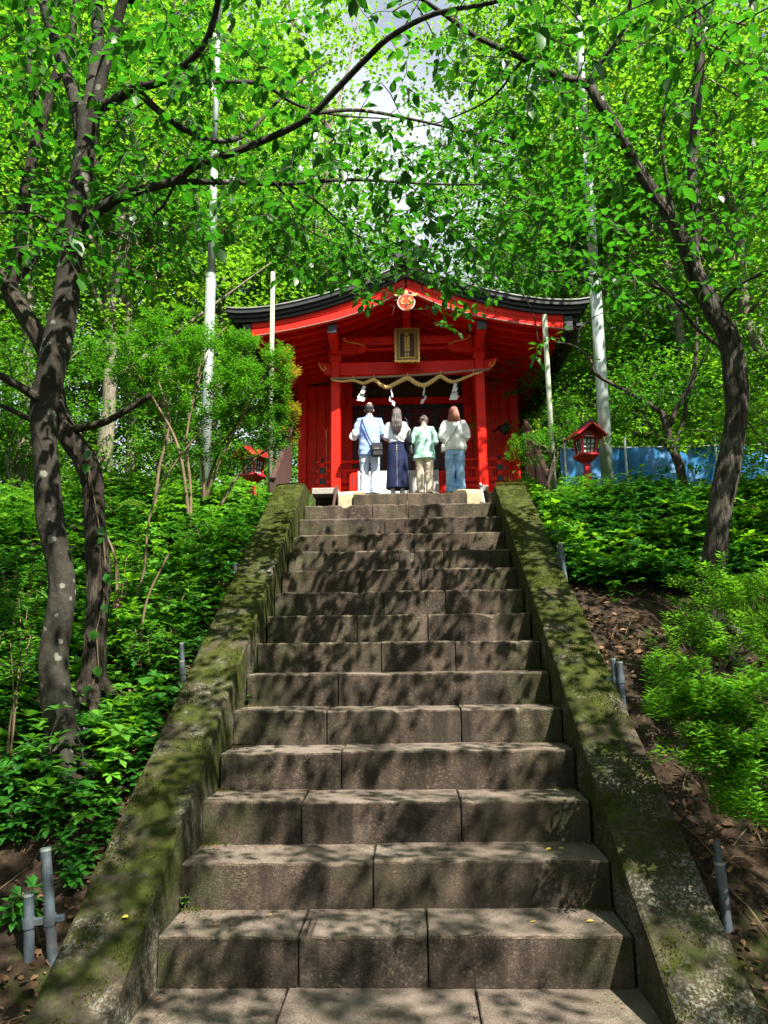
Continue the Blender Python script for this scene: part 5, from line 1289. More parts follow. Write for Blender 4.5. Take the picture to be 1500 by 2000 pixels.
def blob(px, py, Y, rpx, rpy, ry, n, seed=0):
    k = Y/FPX*1.01; return (n, at(px, py, Y), (rpx*k, ry, rpy*k), seed)
# azalea left of the steps
bs_ = [at(x, y, Y) for x, y, Y in ((398, 985, 8.9), (372, 1040, 8.6), (430, 990, 9.0), (300, 1020, 8.6))]
shrub('azalea_bush', 'large spreading azalea with reddish tips, covering the left end of the shrine roof', 'bush', bs_[0],
      [[bs_[0], at(410, 930, 8.9), at(440, 860, 8.9), at(490, 800, 8.9), at(540, 790, 9.0)], [bs_[0], at(395, 900, 8.8), at(380, 800, 8.8), at(395, 700, 8.8), at(440, 640, 8.8)],
       [bs_[1], at(372, 950, 8.6), at(365, 850, 8.6), at(390, 740, 8.6), at(420, 660, 8.7)], [bs_[2], at(465, 930, 9.0), at(520, 880, 9.0), at(560, 870, 9.0)],
       [bs_[3], at(310, 920, 8.6), at(330, 820, 8.6), at(300, 720, 8.6), at(280, 650, 8.6)], [bs_[1], at(350, 880, 8.5), at(300, 780, 8.5), at(250, 700, 8.5)],
       [bs_[0], at(430, 900, 8.8), at(470, 820, 8.7), at(520, 730, 8.7), at(545, 700, 8.8)]],
      [blob(330, 645, 8.8, 110, 42, .5, 420, 1), blob(430, 690, 8.8, 110, 45, .55, 520, 2), blob(300, 735, 8.5, 90, 36, .45, 260, 3), blob(480, 760, 8.8, 95, 55, .5, 520, 4), blob(545, 715, 8.9, 42, 50, .35, 190, 5), blob(420, 800, 8.7, 90, 36, .4, 260, 6), blob(530, 840, 9.0, 56, 34, .35, 200, 7), blob(240, 690, 8.4, 80, 60, .5, 230, 9), blob(560, 800, 9.0, 26, 28, .25, 90, 8), blob(470, 890, 9.0, 80, 26, .35, 110, 12), blob(380, 870, 8.7, 60, 26, .35, 70, 13)],
      'leaf_shrub', .05, n_whorl=11, width=1.3, tips=lambda t: pix(t)[0] > 562 + 30*mnoise.noise(Vector(t)*6) and RNG.random() < .6, r=.022, thr=.04, e0=.6)
# clipped pine-like azalea at the right
bb = at(1068, 955, 9.2)
shrub('small_bush', 'small layered bush with dark stems between the right side wall and the red lantern', 'bush', bb,
      [[bb, at(1078, 900, 9.2), at(1075, 885, 9.2), at(1040, 872, 9.2), at(1010, 880, 9.2)], [bb, at(1085, 900, 9.2), at(1100, 870, 9.2), at(1112, 820, 9.2)], [bb, at(1078, 895, 9.25), at(1095, 840, 9.3), at(1080, 800, 9.3)]],
      [blob(1030, 862, 9.2, 40, 16, .25, 60, 1), blob(1075, 850, 9.2, 34, 18, .25, 55, 2), blob(1100, 825, 9.2, 30, 22, .25, 50, 3), blob(1005, 885, 9.2, 24, 10, .2, 26, 4), blob(1105, 790, 9.3, 24, 20, .2, 30, 5), blob(1055, 900, 9.3, 40, 12, .2, 30, 6)],
      'leaf_shrub', .038, 'twig', n_whorl=10, width=1.2, r=.014)
# young azaleas at the lower right
for i, (lab, base, bl, stm) in enumerate((
    ('bright green azalea on the lower right bank, reaching nearly to the edge of the photograph', (1400, 1590, 4.2), [(1300, 1300, 4.4, 60, 24, .30, 110), (1390, 1350, 4.3, 90, 36, .35, 250), (1330, 1375, 4.2, 80, 32, .3, 240), (1450, 1430, 4.1, 95, 52, .35, 420), (1400, 1480, 4.0, 75, 34, .3, 200), (1470, 1540, 3.9, 70, 48, .3, 240)], [(1330, 1400), (1420, 1380), (1470, 1480), (1300, 1330), (1380, 1460)]),
    ('loose green azalea around the foot of the grey fissured tree', (1400, 1340, 5.4), [(1390, 1200, 5.5, 70, 24, .4, 90), (1460, 1170, 5.4, 70, 46, .4, 190), (1330, 1230, 5.3, 50, 18, .3, 40), (1440, 1260, 5.2, 70, 30, .35, 150), (1400, 1150, 5.6, 50, 20, .3, 50)], [(1370, 1220), (1440, 1190), (1340, 1240), (1450, 1260)]))):
    b0 = at(*base)
    shrub('young_azalea', lab, 'bush', b0, [[at(base[0]+random.uniform(-25, 25), base[1], base[2]), at((base[0]+x)/2+random.uniform(-20, 20), (base[1]+y)/2, base[2]), at(x, y, base[2]+.1)] for x, y in stm],
          [blob(a, b_, Y, rx, ry, dy, n, i*9+j) for j, (a, b_, Y, rx, ry, dy, n) in enumerate(bl)], 'leaf_bright', .043, n_whorl=9, width=1.35, n_parts=150, key='young', r=.010, e0=.55, thr=(.10, .20)[i], shoots=(80, 45)[i], xmin=(1262, 1300)[i])
# loose small-leaved shrubs rising out of the ground cover on the left bank
for lab, px, py, Y, W_, H_, n_, mt_ in (('loose small-leaved shrub in the ground cover between the furrowed trunk and the side wall', 320, 1190, 6.7, 80, 60, 120, 'leaf_cover'), ('thin twiggy shrub behind the foot of the furrowed trunk', 235, 1120, 6.9, 60, 70, 90, 'leaf_shrub'),
    ('low dark shrub under the azalea near the top of the left side wall', 425, 1060, 7.8, 70, 40, 120, 'leaf_shrub'), ('pale green loose shrub at the left edge behind the lichen-spotted trunk', 45, 1180, 6.2, 70, 90, 130, 'leaf_cover2'), ('small shrub with arching shoots beside the pipe stub on the left bank', 300, 1260, 5.8, 60, 40, 80, 'leaf_cover2'), ('leafy shoots at the left edge in front of the lichen-spotted trunk', 30, 1290, 4.9, 50, 60, 70, 'leaf_cover2')):
    c_ = at(px, py, Y); g0_ = Vector((c_.x, c_.y, float(gz(c_.x, c_.y))-.03))
    shrub('bank_shrub', lab, 'shrub', g0_, [[g0_, g0_.lerp(at(px+dx, py-H_*.5, Y), .5)+Vector((random.uniform(-.06, .06), 0, 0)), at(px+dx, py-H_*.8, Y+random.uniform(-.15, .15))] for dx in (-W_*.6, -W_*.2, W_*.25, W_*.6)],
          [blob(px, py-H_*.2, Y, W_, H_, .3, n_, px)], mt_, .042, n_whorl=7, width=1.7, r=.008, e0=.5, thr=.0)
# thin-stemmed sapling leaves at far left (bare young stems rising through the ground cover)
for i, (pts, Y, lab) in enumerate((
    ([(280, 1500), (286, 1380), (275, 1290), (285, 1180), (330, 1080)], 5.9, 'bare slender stem bending through the undergrowth left of the steps'),
    ([(255, 1400), (246, 1280), (262, 1190), (282, 1110), (292, 1010), (325, 930), (400, 830)], 6.6, 'tall slender leaning stem between the furrowed trunk and the azalea'),
    ([(232, 1350), (228, 1130), (222, 1080), (205, 1040)], 6.2, 'short forked bare stem close behind the furrowed trunk'))):
    pp = [at(x, y, Y) for x, y in pts]; t = thing('bare_sapling', lab, 'sapling', pp[0])
    pa = smooth_path(pp, 6); part('stem', MB().tube(pa, lin(.016, .007, len(pa)), 7, True, .2).mesh('stem', 'stem', smooth=True), t)

# ---- ground cover
def ground_pts(n, x0, x1, y0, y1, ok):
    out = []
    while len(out) < n:
        X = RNG.uniform(x0, x1, n*2); Y = RNG.uniform(y0, y1, n*2)
        for x, y in zip(X, Y):
            if ok(x, y): out.append((x, y))
            if len(out) >= n: break
    P = np.array(out); return np.column_stack([P, gz(P[:, 0], P[:, 1])])
def whorls(P, h, k, L, tiers=2):
    """leafy rosettes on short stems: returns leaf arrays"""
    n = len(P); Ps = []; Ds = []; Ns = []
    tilt = RNG.normal(0, .22, (n, 2)); hh = h*RNG.uniform(.55, 1.25, n)
    for tr in range(tiers):
        ang = RNG.random((n, 1))*6.28 + np.arange(k)[None]*(6.283/k) + RNG.normal(0, .18, (n, k)); el = RNG.normal(.22-.28*tr, .16, (n, k))
        D = np.stack([np.cos(ang)*np.cos(el), np.sin(ang)*np.cos(el), np.sin(el)], -1)
        N = np.stack([-np.cos(ang)*np.sin(el), -np.sin(ang)*np.sin(el), np.cos(el)], -1)
        N = N + np.concatenate([tilt, np.zeros((n, 1))], 1)[:, None]
        D = D - np.sum(D*np.concatenate([tilt, np.zeros((n, 1))], 1)[:, None], -1, keepdims=True)*np.array([0, 0, 1.])
        top = P + np.concatenate([tilt*hh[:, None]*.6, (hh*(1-.34*tr))[:, None]], 1)
        Ps.append(np.repeat(top, k, 0)); Ds.append(D.reshape(-1, 3)); Ns.append(N.reshape(-1, 3))
    return np.concatenate(Ps), np.concatenate(Ds), np.concatenate(Ns)
def cover(name, P, h, k, L, mt, tiers=2, tmpl=T_WHORL, width=1.15):
    h = h*np.array([max(.35, .95+1.3*mnoise.noise(Vector((p[0]*1.3, p[1]*1.3, 4.4)))+.5*mnoise.noise(Vector((p[0]*4, p[1]*4, 1)))) for p in P])
    a, d, n = whorls(P, h, k, L, tiers); S = np.clip(RNG.normal(1, .22, len(a)), .5, 1.5)
    o = link(name, leaf_mesh(name, a, d, n, S*L, mt, tmpl, None, width)); o['kind'] = 'stuff'; return o
def dens(x, y, f=1.1, seed=0): return mnoise.noise(Vector((x*f+seed, y*f, 2.2)))
def left_ok(x, y):
    if x > -1.67 - max(0, 5.0-y)*.13 + .12*dens(x, y, 3): return False
    k = .62 if y > 4.4 else -.10 + (y-3.6)*.5
    return dens(x, y) < k and random.random() < (1 if y > 4 else .5)
cover('ground_cover', ground_pts(5600, -5.6, -1.6, 3.4, 9.6, left_ok), .17, 6, .066, 'leaf_cover')
cover('ground_cover', ground_pts(700, -5.2, -1.6, 3.8, 9.4, left_ok), .34, 6, .085, 'leaf_cover2')
cover('ground_cover', ground_pts(3000, -9, -1.75, 9.0, 12.5, lambda x, y: dens(x, y, .8, 3) < .45), .26, 6, .075, 'leaf_cover2')
def right_ok(x, y):
    if x < 1.50 + max(0, 6.2-y)*.5: return False
    px, py = pix((x, y, float(gz(x, y))))
    if y < 7.1: return False
    return True
cover('ground_cover', ground_pts(3000, 1.45, 5.5, 7.1, 9.0, right_ok), .28, 6, .070, 'leaf_cover')
cover('ground_cover', ground_pts(2300, 1.55, 7.0, 8.6, 12.2, lambda x, y: not (x < 1.8 and y > 11)), .24, 6, .072, 'leaf_cover2')
cover('ground_cover', ground_pts(420, 1.6, 5, 3.0, 7.2, lambda x, y: x > 1.75 and dens(x, y, 1.4, 7) > .22), .10, 5, .045, 'leaf_cover', 1)
cover('ground_cover', ground_pts(900, 2.8, 6.5, 5.5, 8.2, lambda x, y: dens(x, y, 1.0, 17) > -.2), .30, 6, .065, 'leaf_cover')
cover('ground_cover', ground_pts(330, 1.5, 5.2, 7.0, 9.6, lambda x, y: dens(x, y, 1.6, 41) > .05 and not (1.7 < x < 3.4 and y > 8.3)), .40, 7, .085, 'leaf_bright', 3)
cover('ground_cover', ground_pts(260, -5.0, -1.75, 4.6, 9.2, lambda x, y: dens(x, y, 1.6, 51) > .1), .46, 7, .075, 'leaf_bright', 3)
# grass on the level ground beyond the left bank
GP = ground_pts(9000, -9, -1.7, 10.0, 15.5, lambda x, y: dens(x, y, .7, 9) < .5 and not (x > -2.8 and y > 13.2)); n = len(GP)
gd = np.column_stack([RNG.normal(0, .35, n), RNG.normal(0, .35, n), np.ones(n)])
o = link('grass', leaf_mesh('grass', GP, gd, np.column_stack([RNG.normal(0, 1, n), -np.ones(n), np.full(n, .2)]), RNG.uniform(.15, .42, n), 'grass', T_NARROW, None, .22)); o['kind'] = 'stuff'
GP = ground_pts(5000, 1.7, 9, 12.0, 16.5, lambda x, y: not (x < 2.7 and y > 13) and (x < 2.4 or y > 13)); n = len(GP)
o = link('grass', leaf_mesh('grass', GP, np.column_stack([RNG.normal(0, .35, n), RNG.normal(0, .35, n), np.ones(n)]), np.column_stack([RNG.normal(0, 1, n), -np.ones(n), np.full(n, .2)]), RNG.uniform(.2, .6, n), 'grass', T_NARROW, None, .2)); o['kind'] = 'stuff'
# small tussocks of blade grass at the right edge
GP = ground_pts(500, 2.7, 3.6, 5.6, 7.0, lambda x, y: True); n = len(GP)
o = link('grass', leaf_mesh('grass', GP, np.column_stack([RNG.normal(0, .6, n), RNG.normal(0, .6, n), np.ones(n)]), np.column_stack([RNG.normal(0, 1, n), -np.ones(n), np.full(n, .3)]), RNG.uniform(.15, .45, n), 'grass', T_NARROW, None, .16)); o['kind'] = 'stuff'
# dry leaves on the soil, and moss tufts
LP = ground_pts(15000, -4.5, 4.5, 2.4, 8.5, lambda x, y: (x < -1.66 or x > 1.46) and random.random() < (.9 if dens(x, y, 1.5, 31) > -.1 else .25)); n = len(LP)
LP[:, 2] += RNG.uniform(.006, .03, n)
o = link('leaf_litter', leaf_mesh('leaf_litter', LP, np.column_stack([RNG.normal(0, 1, (n, 2)), RNG.normal(0, .25, n)]), np.column_stack([RNG.normal(0, .75, (n, 2)), np.ones(n)]), np.clip(RNG.gamma(4, .008, n), .010, .075), 'litter', T_NEAR, None, 1.15)); o['kind'] = 'stuff'
sk_ = MB()
for i in range(520):
    sd = random.choice((-1, 1)); x = random.uniform(1.55, 3.8)*sd; y = random.uniform(2.6, 7.4); a = random.uniform(0, 6.28); L = random.uniform(.08, .35)
    x2 = x+L*math.cos(a); y2 = y+L*math.sin(a)
    sk_.tube([(x, y, float(gz(x, y))+.012), ((x+x2)/2, (y+y2)/2, float(gz((x+x2)/2, (y+y2)/2))+random.uniform(.015, .05)), (x2, y2, float(gz(x2, y2))+.012)], [.003, .004, .002], 5)
o = link('fallen_twigs', sk_.mesh('fallen_twigs', 'stem')); o['kind'] = 'stuff'
# leaves fallen on the steps and side walls
def tread(px, py, k): 
    y = SY+(k-1)*HX; return at(px, py, y+.12).x, y+random.uniform(.10, .28), HY*k+.006
FL = [(tread(350, 1790, 1), 'brown curled leaf in the left corner of the lowest tread'), (tread(1050, 1785, 1), 'thin yellow leaf near the right end of the lowest step'), (tread(1150, 1800, 1), 'small yellow leaf in the moss at the right end of the lowest step'),
      (tread(1085, 1655, 2), 'narrow yellow leaf on the second step near its right end'), (tread(1110, 1660, 2), 'curled pale leaf at the right end of the second step'), (tread(510, 1790, 1), 'tiny yellow leaf on the left slab of the lowest step'), (tread(400, 1655, 2), 'brown leaf in the left corner of the second step')]
for (x, y, z), lab in FL:
    o = link('fallen_leaf', leaf_mesh('fallen_leaf', np.zeros((1, 3)), np.array([[random.uniform(-1, 1), random.uniform(-.4, .4), .05]]), np.array([[random.gauss(0, .2), random.gauss(0, .2), 1]]), random.uniform(.035, .06), 'litter' if 'brown' in lab else 'yleaf', T_NEAR, None, .7)); o.location = (x, y, z)
    tag(o, lab, 'leaf', 'leaves fallen on the steps')
for (px, py, Y), lab, mt, L in (((470, 1960, 3.5), 'small yellow leaf on the paving at the foot of the steps', 'yleaf', .04), ((1215, 1975, 3.6), 'orange leaf on the paving by the right side wall', 'litter', .04), ((285, 1445, 4.9), 'large yellow leaf lying in the litter by the left bank', 'yleaf', .10), ((45, 1940, 3.3), 'curled brown leaf on the soil at the bottom left corner', 'litter', .09), ((240, 1770, 3.85), 'small yellow leaf on the sunny spot of the left side wall', 'yleaf', .035)):
    q = gh(px, py, .03)
    if px in (470, 1215): q = Vector((at(px, py, Y).x, Y, .006))
    elif px == 240: q = Vector((at(px, py, Y).x, Y, nose(Y)+.235+.012))
    else: q.z = float(gz(q.x, q.y))+.05
    o = link('fallen_leaf', leaf_mesh('fallen_leaf', np.zeros((1, 3)), np.array([[.8, -.3, .15]]), np.array([[.1, -.35, 1]]), L, mt, T_NEAR, None, 1.2)); o.location = q
    tag(o, lab, 'leaf')
# small weeds in the corners of the steps
for (px, py, k), lab in (((352, 1765, 2), 'tiny green weed sprouting at the left end of the second riser'), ((490, 1365, 6), 'tiny green weed in the left corner of a middle step'), ((1100, 1160, 9), 'tiny green weed growing in the right corner of an upper step')):
    y = SY+(k-1)*HX-.03; x = SX0+.03 if px < 700 else SX1-.03; z = HY*(k-1)
    a, d, n = whorls(np.array([[x, y, z]]), .07, 5, .05, 2)
    t = thing('weed', lab, 'weed', (x, y, z)); leaf_parts(t, a, d, n, RNG.uniform(.6, 1.1, len(a)), 'weed', 'leaf_cover2', T_NEAR, .035)
    part('stem', MB().tube([(x, y, z), (x, y, z+.08)], .003, 5).mesh('stem', 'stem'), t)

# crumbs of leaf and needle lying on the treads, mostly in the corners and along the risers
TP = []
for i in range(1500):
    k = random.randint(0, 14); y0_ = SY+(k-1)*HX; d = .02+abs(random.gauss(0, .06)) if random.random() < .6 else random.uniform(.02, .36)
    x = random.uniform(SX0+.03, SX1-.03)
    if random.random() < .45: x = SX0+.02+abs(random.gauss(0, .10)) if random.random() < .5 else SX1-.02-abs(random.gauss(0, .10))
    TP.append((x, y0_+HX-d if k else SY-.01-d*2, HY*k+.006))
TP = np.array(TP); n = len(TP)
o = link('step_litter', leaf_mesh('step_litter', TP, np.column_stack([RNG.normal(0, 1, (n, 2)), RNG.normal(0, .12, n)]), np.column_stack([RNG.normal(0, .25, (n, 2)), np.ones(n)]), RNG.uniform(.006, .022, n), 'litter', T_FAR, None, .9)); o['kind'] = 'stuff'
# moss tufts standing up on the side walls and in the step joints
MP = []
while len(MP) < 26000:
    sd = random.random() < .5; y = random.uniform(2.7, 9.4); x = random.uniform(-1.61, -1.27) if sd else random.uniform(1.06, 1.415); off = .235 if sd else .19
    q = mnoise.noise(Vector((x*3.4, y*3.4, 7))) + .6*mnoise.noise(Vector((x*9, y*9, 2))) + .04*(y-5.5)
    if q < .08: continue
    MP.append((x, y, nose(min(y, 9.2))+off+.002+.012*mnoise.noise(Vector((x*3, y*3, 1.7)))+.005*mnoise.noise(Vector((x*14, y*14, 5)))))
for i in range(2600):
    k = random.randint(1, 14); y0_ = SY+(k-1)*HX; sd = random.random() < .5
    MP.append(((SX0+abs(random.gauss(0, .08)) if sd else SX1-abs(random.gauss(0, .11))), y0_+HX-.012-abs(random.gauss(0, .03)), HY*k+.002))
MP = np.array(MP); n = len(MP)
o = link('moss', leaf_mesh('moss', MP, np.column_stack([RNG.normal(0, .5, (n, 2)), np.ones(n)]), np.column_stack([RNG.normal(0, 1, n), -np.ones(n), np.full(n, .3)]), RNG.uniform(.006, .018, n), 'mosstuft', T_NARROW, None, 1.6)); o['kind'] = 'stuff'

# ---- single leafy plants near the camera on the left
def rosette(label, px, py, Y, h, k, L, tiers=3, mt='leaf_cover', group=None, stems=1, spread=0):
    q = gh(px, py, h); t = thing('leafy_plant', label, 'plant', (q.x, q.y, q.z-h), 0, group)
    pts = np.array([[q.x+random.uniform(-spread, spread), q.y+random.uniform(-spread, spread)*.6, 0] for _ in range(stems)]); pts[:, 2] = gz(pts[:, 0], pts[:, 1])
    for p in pts:
        gl = float(gz(p[0], p[1])); part('stem', MB().tube([(p[0], p[1], min(gl, p[2])-.02), (p[0]+.01, p[1], (p[2]+p[2]+h)/2), (p[0], p[1], p[2]+h*.95)], .004, 5).mesh('stem', 'stem'), t)
    a, d, n = whorls(pts, h, k, L, tiers); leaf_parts(t, a, d, n, np.clip(RNG.normal(1, .16, len(a)), .6, 1.4), mt+'_p', mt, T_WHORL, .075, 1.1)
    return t
gp = 'star-leaved plants at the lower left'
for lab, px, py, Y in (('star-leaved green plant growing against the lichen-spotted trunk base', 95, 1450, 4.6), ('star-leaved plant at the left edge, above the bare soil', 25, 1500, 4.4), ('bright star-leaved plant below the lichen-spotted trunk', 80, 1560, 4.3), ('low star-leaved plant to the right under the lichen-spotted trunk', 120, 1575, 4.25), ('star-leaved plant at the left edge halfway up the bank', 20, 1430, 4.6), ('star-leaved plant with wide leaves at the left edge by the low soil', 30, 1590, 4.2), ('small star-leaved sprig over the short pipe stub at the bottom left', 40, 1745, 3.6), ('star-leaved plant beside the pipe stub halfway up the left bank', 345, 1345, 5.4)):
    rosette(lab, px, py, Y, .13, 7, .08, 3, 'leaf_cover2' if 'bright' in lab or 'right' in lab else 'leaf_cover', gp, 3, .07)
def big_leaf(label, px, py, Y, L, n=1, mt='leaf_cover'):
    q = gh(px, py, .2); t = thing('broadleaf_plant', label, 'plant', (q.x, q.y, float(gz(q.x, q.y))))
    P = np.array([[q.x+random.uniform(-1, 1)*.06*(n > 1), q.y, q.z+random.uniform(-.04, .04)*(n > 1)] for _ in range(n)])
    for p in P: part('stem', MB().tube([(p[0], p[1]+.02, float(gz(p[0], p[1]))-.02), tuple(p)], .004, 5).mesh('stem', 'stem'), t)
    leaf_parts(t, P, np.column_stack([RNG.normal(0, .7, n), -np.ones(n), RNG.normal(-.3, .2, n)]), np.column_stack([RNG.normal(0, .3, n), -np.full(n, .6), np.ones(n)]), RNG.uniform(.85, 1.15, n)*L/.12, 'heart', mt, T_NEAR, .12, 1.55)
big_leaf('single large heart-shaped leaf on the left bank beside the furrowed trunk', 290, 1322, 5.3, .15)
big_leaf('broad pale green leaf at the left edge behind the lichen-spotted trunk', 28, 1070, 6.0, .17, 2, 'leaf_cover2')
big_leaf('toothed green leaf standing in the litter at the foot of the left bank', 165, 1530, 4.4, .12, 2, 'leaf_cover2')
big_leaf('broad leaf low on the left bank near the side wall', 310, 1150, 6.5, .13, 2)
big_leaf('broad dark leaf in the ground cover near the top of the left bank', 455, 1050, 7.8, .14, 3)
def fern(label, px, py, Y, L, n=5):
    q = gh(px, py, L*.8); g_ = float(gz(q.x, q.y)); t = thing('fern', label, 'fern', (q.x, q.y, g_))
    for i in range(n):
        a = i*6.28/n + random.uniform(-.4, .4); pa = [Vector((q.x+math.cos(a)*L*u, q.y+math.sin(a)*L*u, q.z-.1+L*(.75*u-.62*u*u)*1.6)) for u in np.linspace(0, 1, 14)]
        fr_ = part('frond', MB().tube([Vector((q.x, q.y, g_-.02))]+pa, .003, 4).mesh('frond', 'stem'), t)
        Pp = []; Dd = []; Nn = []; Ll = []
        for j in range(2, 14):
            d = (pa[j]-pa[j-1]).normalized(); h = Vector((d.y, -d.x, 0)).normalized()
            for s_ in (-1, 1): Pp.append(pa[j]); Dd.append(h*s_+d*.35); Nn.append((0, 0, 1)); Ll.append(L*.30*math.sin(math.pi*(j+1)/15.5)+.01)
        o = part('leaflets', leaf_mesh('leaflets', np.array(Pp), np.array(Dd), np.array(Nn, float), np.array(Ll), 'leaf_cover2', T_NARROW, None, .9), t, kind='stuff')
fern('green fern rising beside the furrowed trunk on the left bank', 222, 985, 6.6, .38)
fern('fern leaning out at the right edge behind the grey fissured tree', 1490, 1000, 6.4, .42)
# tall seedling in front of the blue sheeting
q = at(1250, 910, 9.0)
t = thing('young_plant', 'upright pale green seedling with large leaves before the blue sheeting', 'plant', (q.x, q.y, float(gz(q.x, q.y))))
P = []; D = []; N = []
for dx, hgt in ((0, .52), (-.14, .42), (.08, .36)):
    zb = float(gz(q.x+dx, q.y)); part('stem', MB().tube([(q.x+dx, q.y, zb-.02), (q.x+dx, q.y, zb+hgt)], .006, 6).mesh('stem', 'stem'), t)
    for j in range(12):
        a = j*2.4; P.append((q.x+dx, q.y, zb+hgt*(.45+.05*j))); D.append((math.cos(a), math.sin(a), .25)); N.append((-.25*math.cos(a), -.25*math.sin(a), 1))
leaf_parts(t, np.array(P), np.array(D), np.array(N), RNG.uniform(.7, 1.2, len(P)), 'seed', 'leaf_cover2', T_NEAR, .13)

# ================================================================== FOREST BEHIND
def forest_variant(seed, H, crown0, spread, n_leaf, L, mt, tr, forks, lean=0, droop=0, name='forest_tree'):
    rs = random.Random(seed); rg = np.random.default_rng(seed)
    root = thing(name, '', 'tree', (0, 0, -50)); col_tr = MB()
    root.location = (0, 0, 0)
    th = H*.62; pts = [Vector((0, 0, -.3))]
    for i in range(1, 9):
        u = i/8; pts.append(Vector((lean*u*u*H*.3 + rs.uniform(-.12, .12)*u*2, rs.uniform(-.12, .12)*u*2, th*u)))
    tp = smooth_path(pts, 4); part('trunk', MB().tube(tp, [tr*(1-.55*i/(len(tp)-1))*(1.25 if i < 2 else 1) for i in range(len(tp))], 12, True, .2).mesh('trunk', 'bark_far', smooth=True), root, local=True)
    ends = [tp[-1]]; 
    for i in range(forks):
        u = rs.uniform(max(.30, crown0/H), 1); a = rs.uniform(0, 6.28); s0 = tp[int(u*(len(tp)-1))]; ln = spread*rs.uniform(.7, 1.15)*(1-.35*abs(u-.6))
        tip = s0 + Vector((math.cos(a)*ln, math.sin(a)*ln, ln*rs.uniform(.15, .8) + (H-th)*.6*u - droop*ln)); mid = s0.lerp(tip, .5) + Vector((rs.uniform(-.3, .3), rs.uniform(-.3, .3), rs.uniform(-.1, .5)))
        pa = smooth_path([s0, mid, tip], 6); part('limb', MB().tube(pa, lin(tr*.42*(1-.4*u), .012, len(pa)), 7, True, .2).mesh('limb', 'bark_far', smooth=True), root, local=True)
        ends += pa[5::3]
    cl = []
    for e in ends:
        for _ in range(rs.randint(5, 8)):
            cl.append(np.array(e) + rg.normal(0, 1, 3)*np.array([spread*.30, spread*.30, spread*.16]))
    cl = np.array(cl); m_ = n_leaf//len(cl); c = np.repeat(cl, m_, 0); k = len(c)
    v = rg.normal(0, 1, (k, 3)); v /= np.linalg.norm(v, axis=1, keepdims=True); r = rg.random((k, 1))**.45
    P = c + v*r*np.array([spread*.21, spread*.21, spread*.085])*np.repeat(rg.uniform(.6, 1.35, (len(cl), 1)), m_, 0)
    D = np.column_stack([rg.normal(0, 1, (k, 2)), rg.normal(-.25, .35, k)]); N = np.column_stack([rg.normal(0, .42, (k, 2)), np.ones(k)])
    part('crown', leaf_mesh('crown', P, D, N, L*rg.uniform(.65, 1.3, k), mt, T_FAR, np.clip(np.repeat(rg.random(len(cl)), m_)*.6 + rg.random(k)*.4, 0, 1), 1.05), root, local=True, kind='stuff')
    return root
VAR = [forest_variant(1, 17, 5.0, 3.6, 15000, .15, 'leaf_far', .20, 13), forest_variant(2, 20, 8.0, 3.2, 14000, .15, 'leaf_far', .17, 12, .2), forest_variant(3, 14, 3.2, 3.8, 16000, .14, 'leaf_far2', .16, 14, -.25), forest_variant(4, 11, 2.0, 3.0, 15000, .12, 'leaf_far', .12, 14, .15), forest_variant(5, 22, 10, 3.8, 15000, .17, 'leaf_far', .24, 12)]
SHR = [forest_variant(11, 3.2, .4, 1.5, 7000, .085, 'leaf_far2', .05, 12, 0, .0, 'understory_bush'), forest_variant(12, 2.2, .2, 1.4, 6500, .075, 'leaf_far', .04, 12, 0, .0, 'understory_bush')]
for v in SHR: v['category'] = 'bush'
used = set()
def plant(lst, i, x, y, sc, rz_, label, group):
    src = lst[i]
    if (id(lst), i) in used: o = copy_tree(src)
    else: o = src; used.add((id(lst), i))
    o.location = (x, y, float(gz(x, y))-.05); o.rotation_euler = (0, 0, rz_); o.scale = (sc, sc, sc*random.uniform(.93, 1.08)); o['label'] = label; o['group'] = group
LB = 'broadleaf tree with pale trunk and light green crown in the forest behind the shrine'; GBk = 'forest trees behind the shrine'
LL = 'broadleaf tree with pale trunk in the wood left of the shrine'; GLf = 'forest trees left of the shrine'
LR = 'broadleaf tree with slender trunk in the wood beyond the blue sheeting'; GRt = 'forest trees beyond the blue sheeting'
spots = [
 # left wood: trunk pixel x and distance
 *[(at(px, 900, Y).x, Y, v, s, LL, GLf) for px, Y, v, s in ((45, 13.5, 1, .8), (205, 14.5, 0, .85), (258, 16.5, 1, .8), (108, 17.5, 2, .9), (330, 19, 1, .9), (20, 20, 1, .9), (180, 22, 0, 1), (400, 23, 2, 1.1), (270, 26, 4, .9), (90, 28, 1, 1), (350, 30, 0, 1.1), (-120, 12.5, 3, 1.0), (-200, 16, 2, 1.0), (-90, 24, 4, .9), (440, 30, 4, .95))],
 *[(at(px, 900, Y).x, Y, v, s, LB, GBk) for px, Y, v, s in ((640, 25, 4, 1.2), (1140, 25, 4, 1.1), (520, 24.5, 1, .8), (600, 27, 2, 1.0), (560, 33, 3, 1.3), (690, 31, 0, .75), (780, 27, 2, .72), (870, 30, 3, .9), (740, 38, 2, .9), (985, 26, 2, .7), (1010, 33, 0, .75), (1060, 28, 3, 1.15), (650, 42, 0, .9), (850, 44, 3, .95), (930, 40, 2, .7), (780, 50, 2, 1.1), (560, 46, 4, 1), (1020, 46, 0, 1.1))],
 *[(at(px, 900, Y).x, Y, v, s, LR, GRt) for px, Y, v, s in ((1150, 19, 3, 1.0), (1230, 16.5, 2, .85), (1100, 22, 2, 1.05), (1370, 15.5, 1, .8), (1290, 20, 0, .9), (1450, 18, 3, 1.15), (1520, 14.5, 2, .9), (1200, 26, 4, .85), (1340, 26, 1, 1.0), (1420, 24, 0, 1.0), (1120, 32, 0, 1.1), (1270, 34, 4, 1), (1480, 30, 4, .9), (1600, 20, 0, 1), (1700, 26, 1, 1.1))],
]
ORD = 'first second third fourth fifth sixth seventh eighth ninth tenth eleventh twelfth thirteenth fourteenth fifteenth'.split()
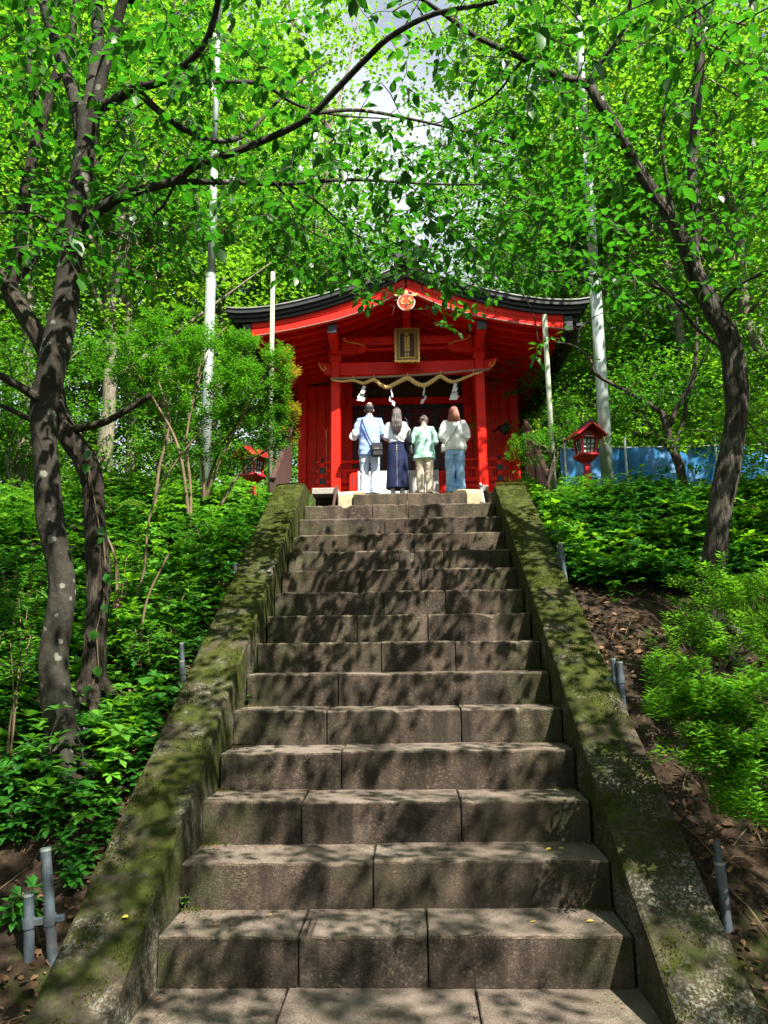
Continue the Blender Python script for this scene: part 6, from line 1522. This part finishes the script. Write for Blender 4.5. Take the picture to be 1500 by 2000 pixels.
for grp, txt in ((GLf, 'pale-trunked broadleaf tree in the wood left of the shrine, %s from the left'), (GRt, 'slender broadleaf tree beyond the blue sheeting, %s from the shrine side')):
    mem = sorted([i for i, q_ in enumerate(spots) if q_[5] == grp], key=lambda i: pix((spots[i][0], spots[i][1], 5))[0])
    for k_, i in enumerate(mem): spots[i] = spots[i][:4] + (txt % ORD[k_], grp)
for x, y, v, s, lab, grp in spots: plant(VAR, v, x, y, s, random.uniform(0, 6.28), lab, grp)
# trees outside the frame; crowns of those on the banks hang in and shade them
LO = 'tall broadleaf tree standing out of view, its crown shading the banks and steps'; GO = 'trees at the edges of the banks'
for x, y, v, s in ((-6.2, 7.0, 3, .85), (-8.2, 3.5, 2, .8), (6.4, 9.2, 3, .9), (7.0, 5.0, 2, .75), (7.4, .3, 2, .75), (-7.2, -1.2, 2, .75), (-3.5, -7, 2, .62), (1.5, -9.5, 3, .8), (-8, -6, 0, .6), (6.5, -9, 2, .6), (-1.5, -14, 0, .6), (11, -4, 3, .7), (4, -15, 1, .6), (-9, -13, 1, .7)):  # the ones behind the camera are unseen, added to cut ambient light
    plant(VAR, v, x, y, s, random.uniform(0, 6.28), LO, GO)
Lu = 'dense low green bush in the undergrowth of the wood'; Gu = 'undergrowth bushes in the wood'
for px, Y, v, s in ((20, 12.5, 0, .9), (130, 14.5, 1, .7), (60, 18, 0, 1.0), (230, 21, 1, 1.2), (360, 17, 0, .9), (430, 22.5, 1, 1.3), (500, 25, 0, 1.5), (-60, 14, 1, 1.2), (330, 23, 0, 1.6), (150, 21, 0, 1.7),
                    (1130, 16.5, 0, .8), (1130, 18, 1, 1.0), (1180, 14.6, 0, 1.0), (1270, 14.3, 1, 1.1), (1350, 14.6, 0, 1.1), (1430, 14.2, 1, 1.2), (1500, 15.5, 0, 1.3), (1120, 23, 0, 1.5), (1010, 25, 1, 1.3), (1400, 18, 0, 1.6), (1240, 19, 0, 1.5), (1540, 8.6, 1, .8)):
    plant(SHR, v, at(px, 930, Y).x, Y, s, random.uniform(0, 6.28), Lu, Gu)
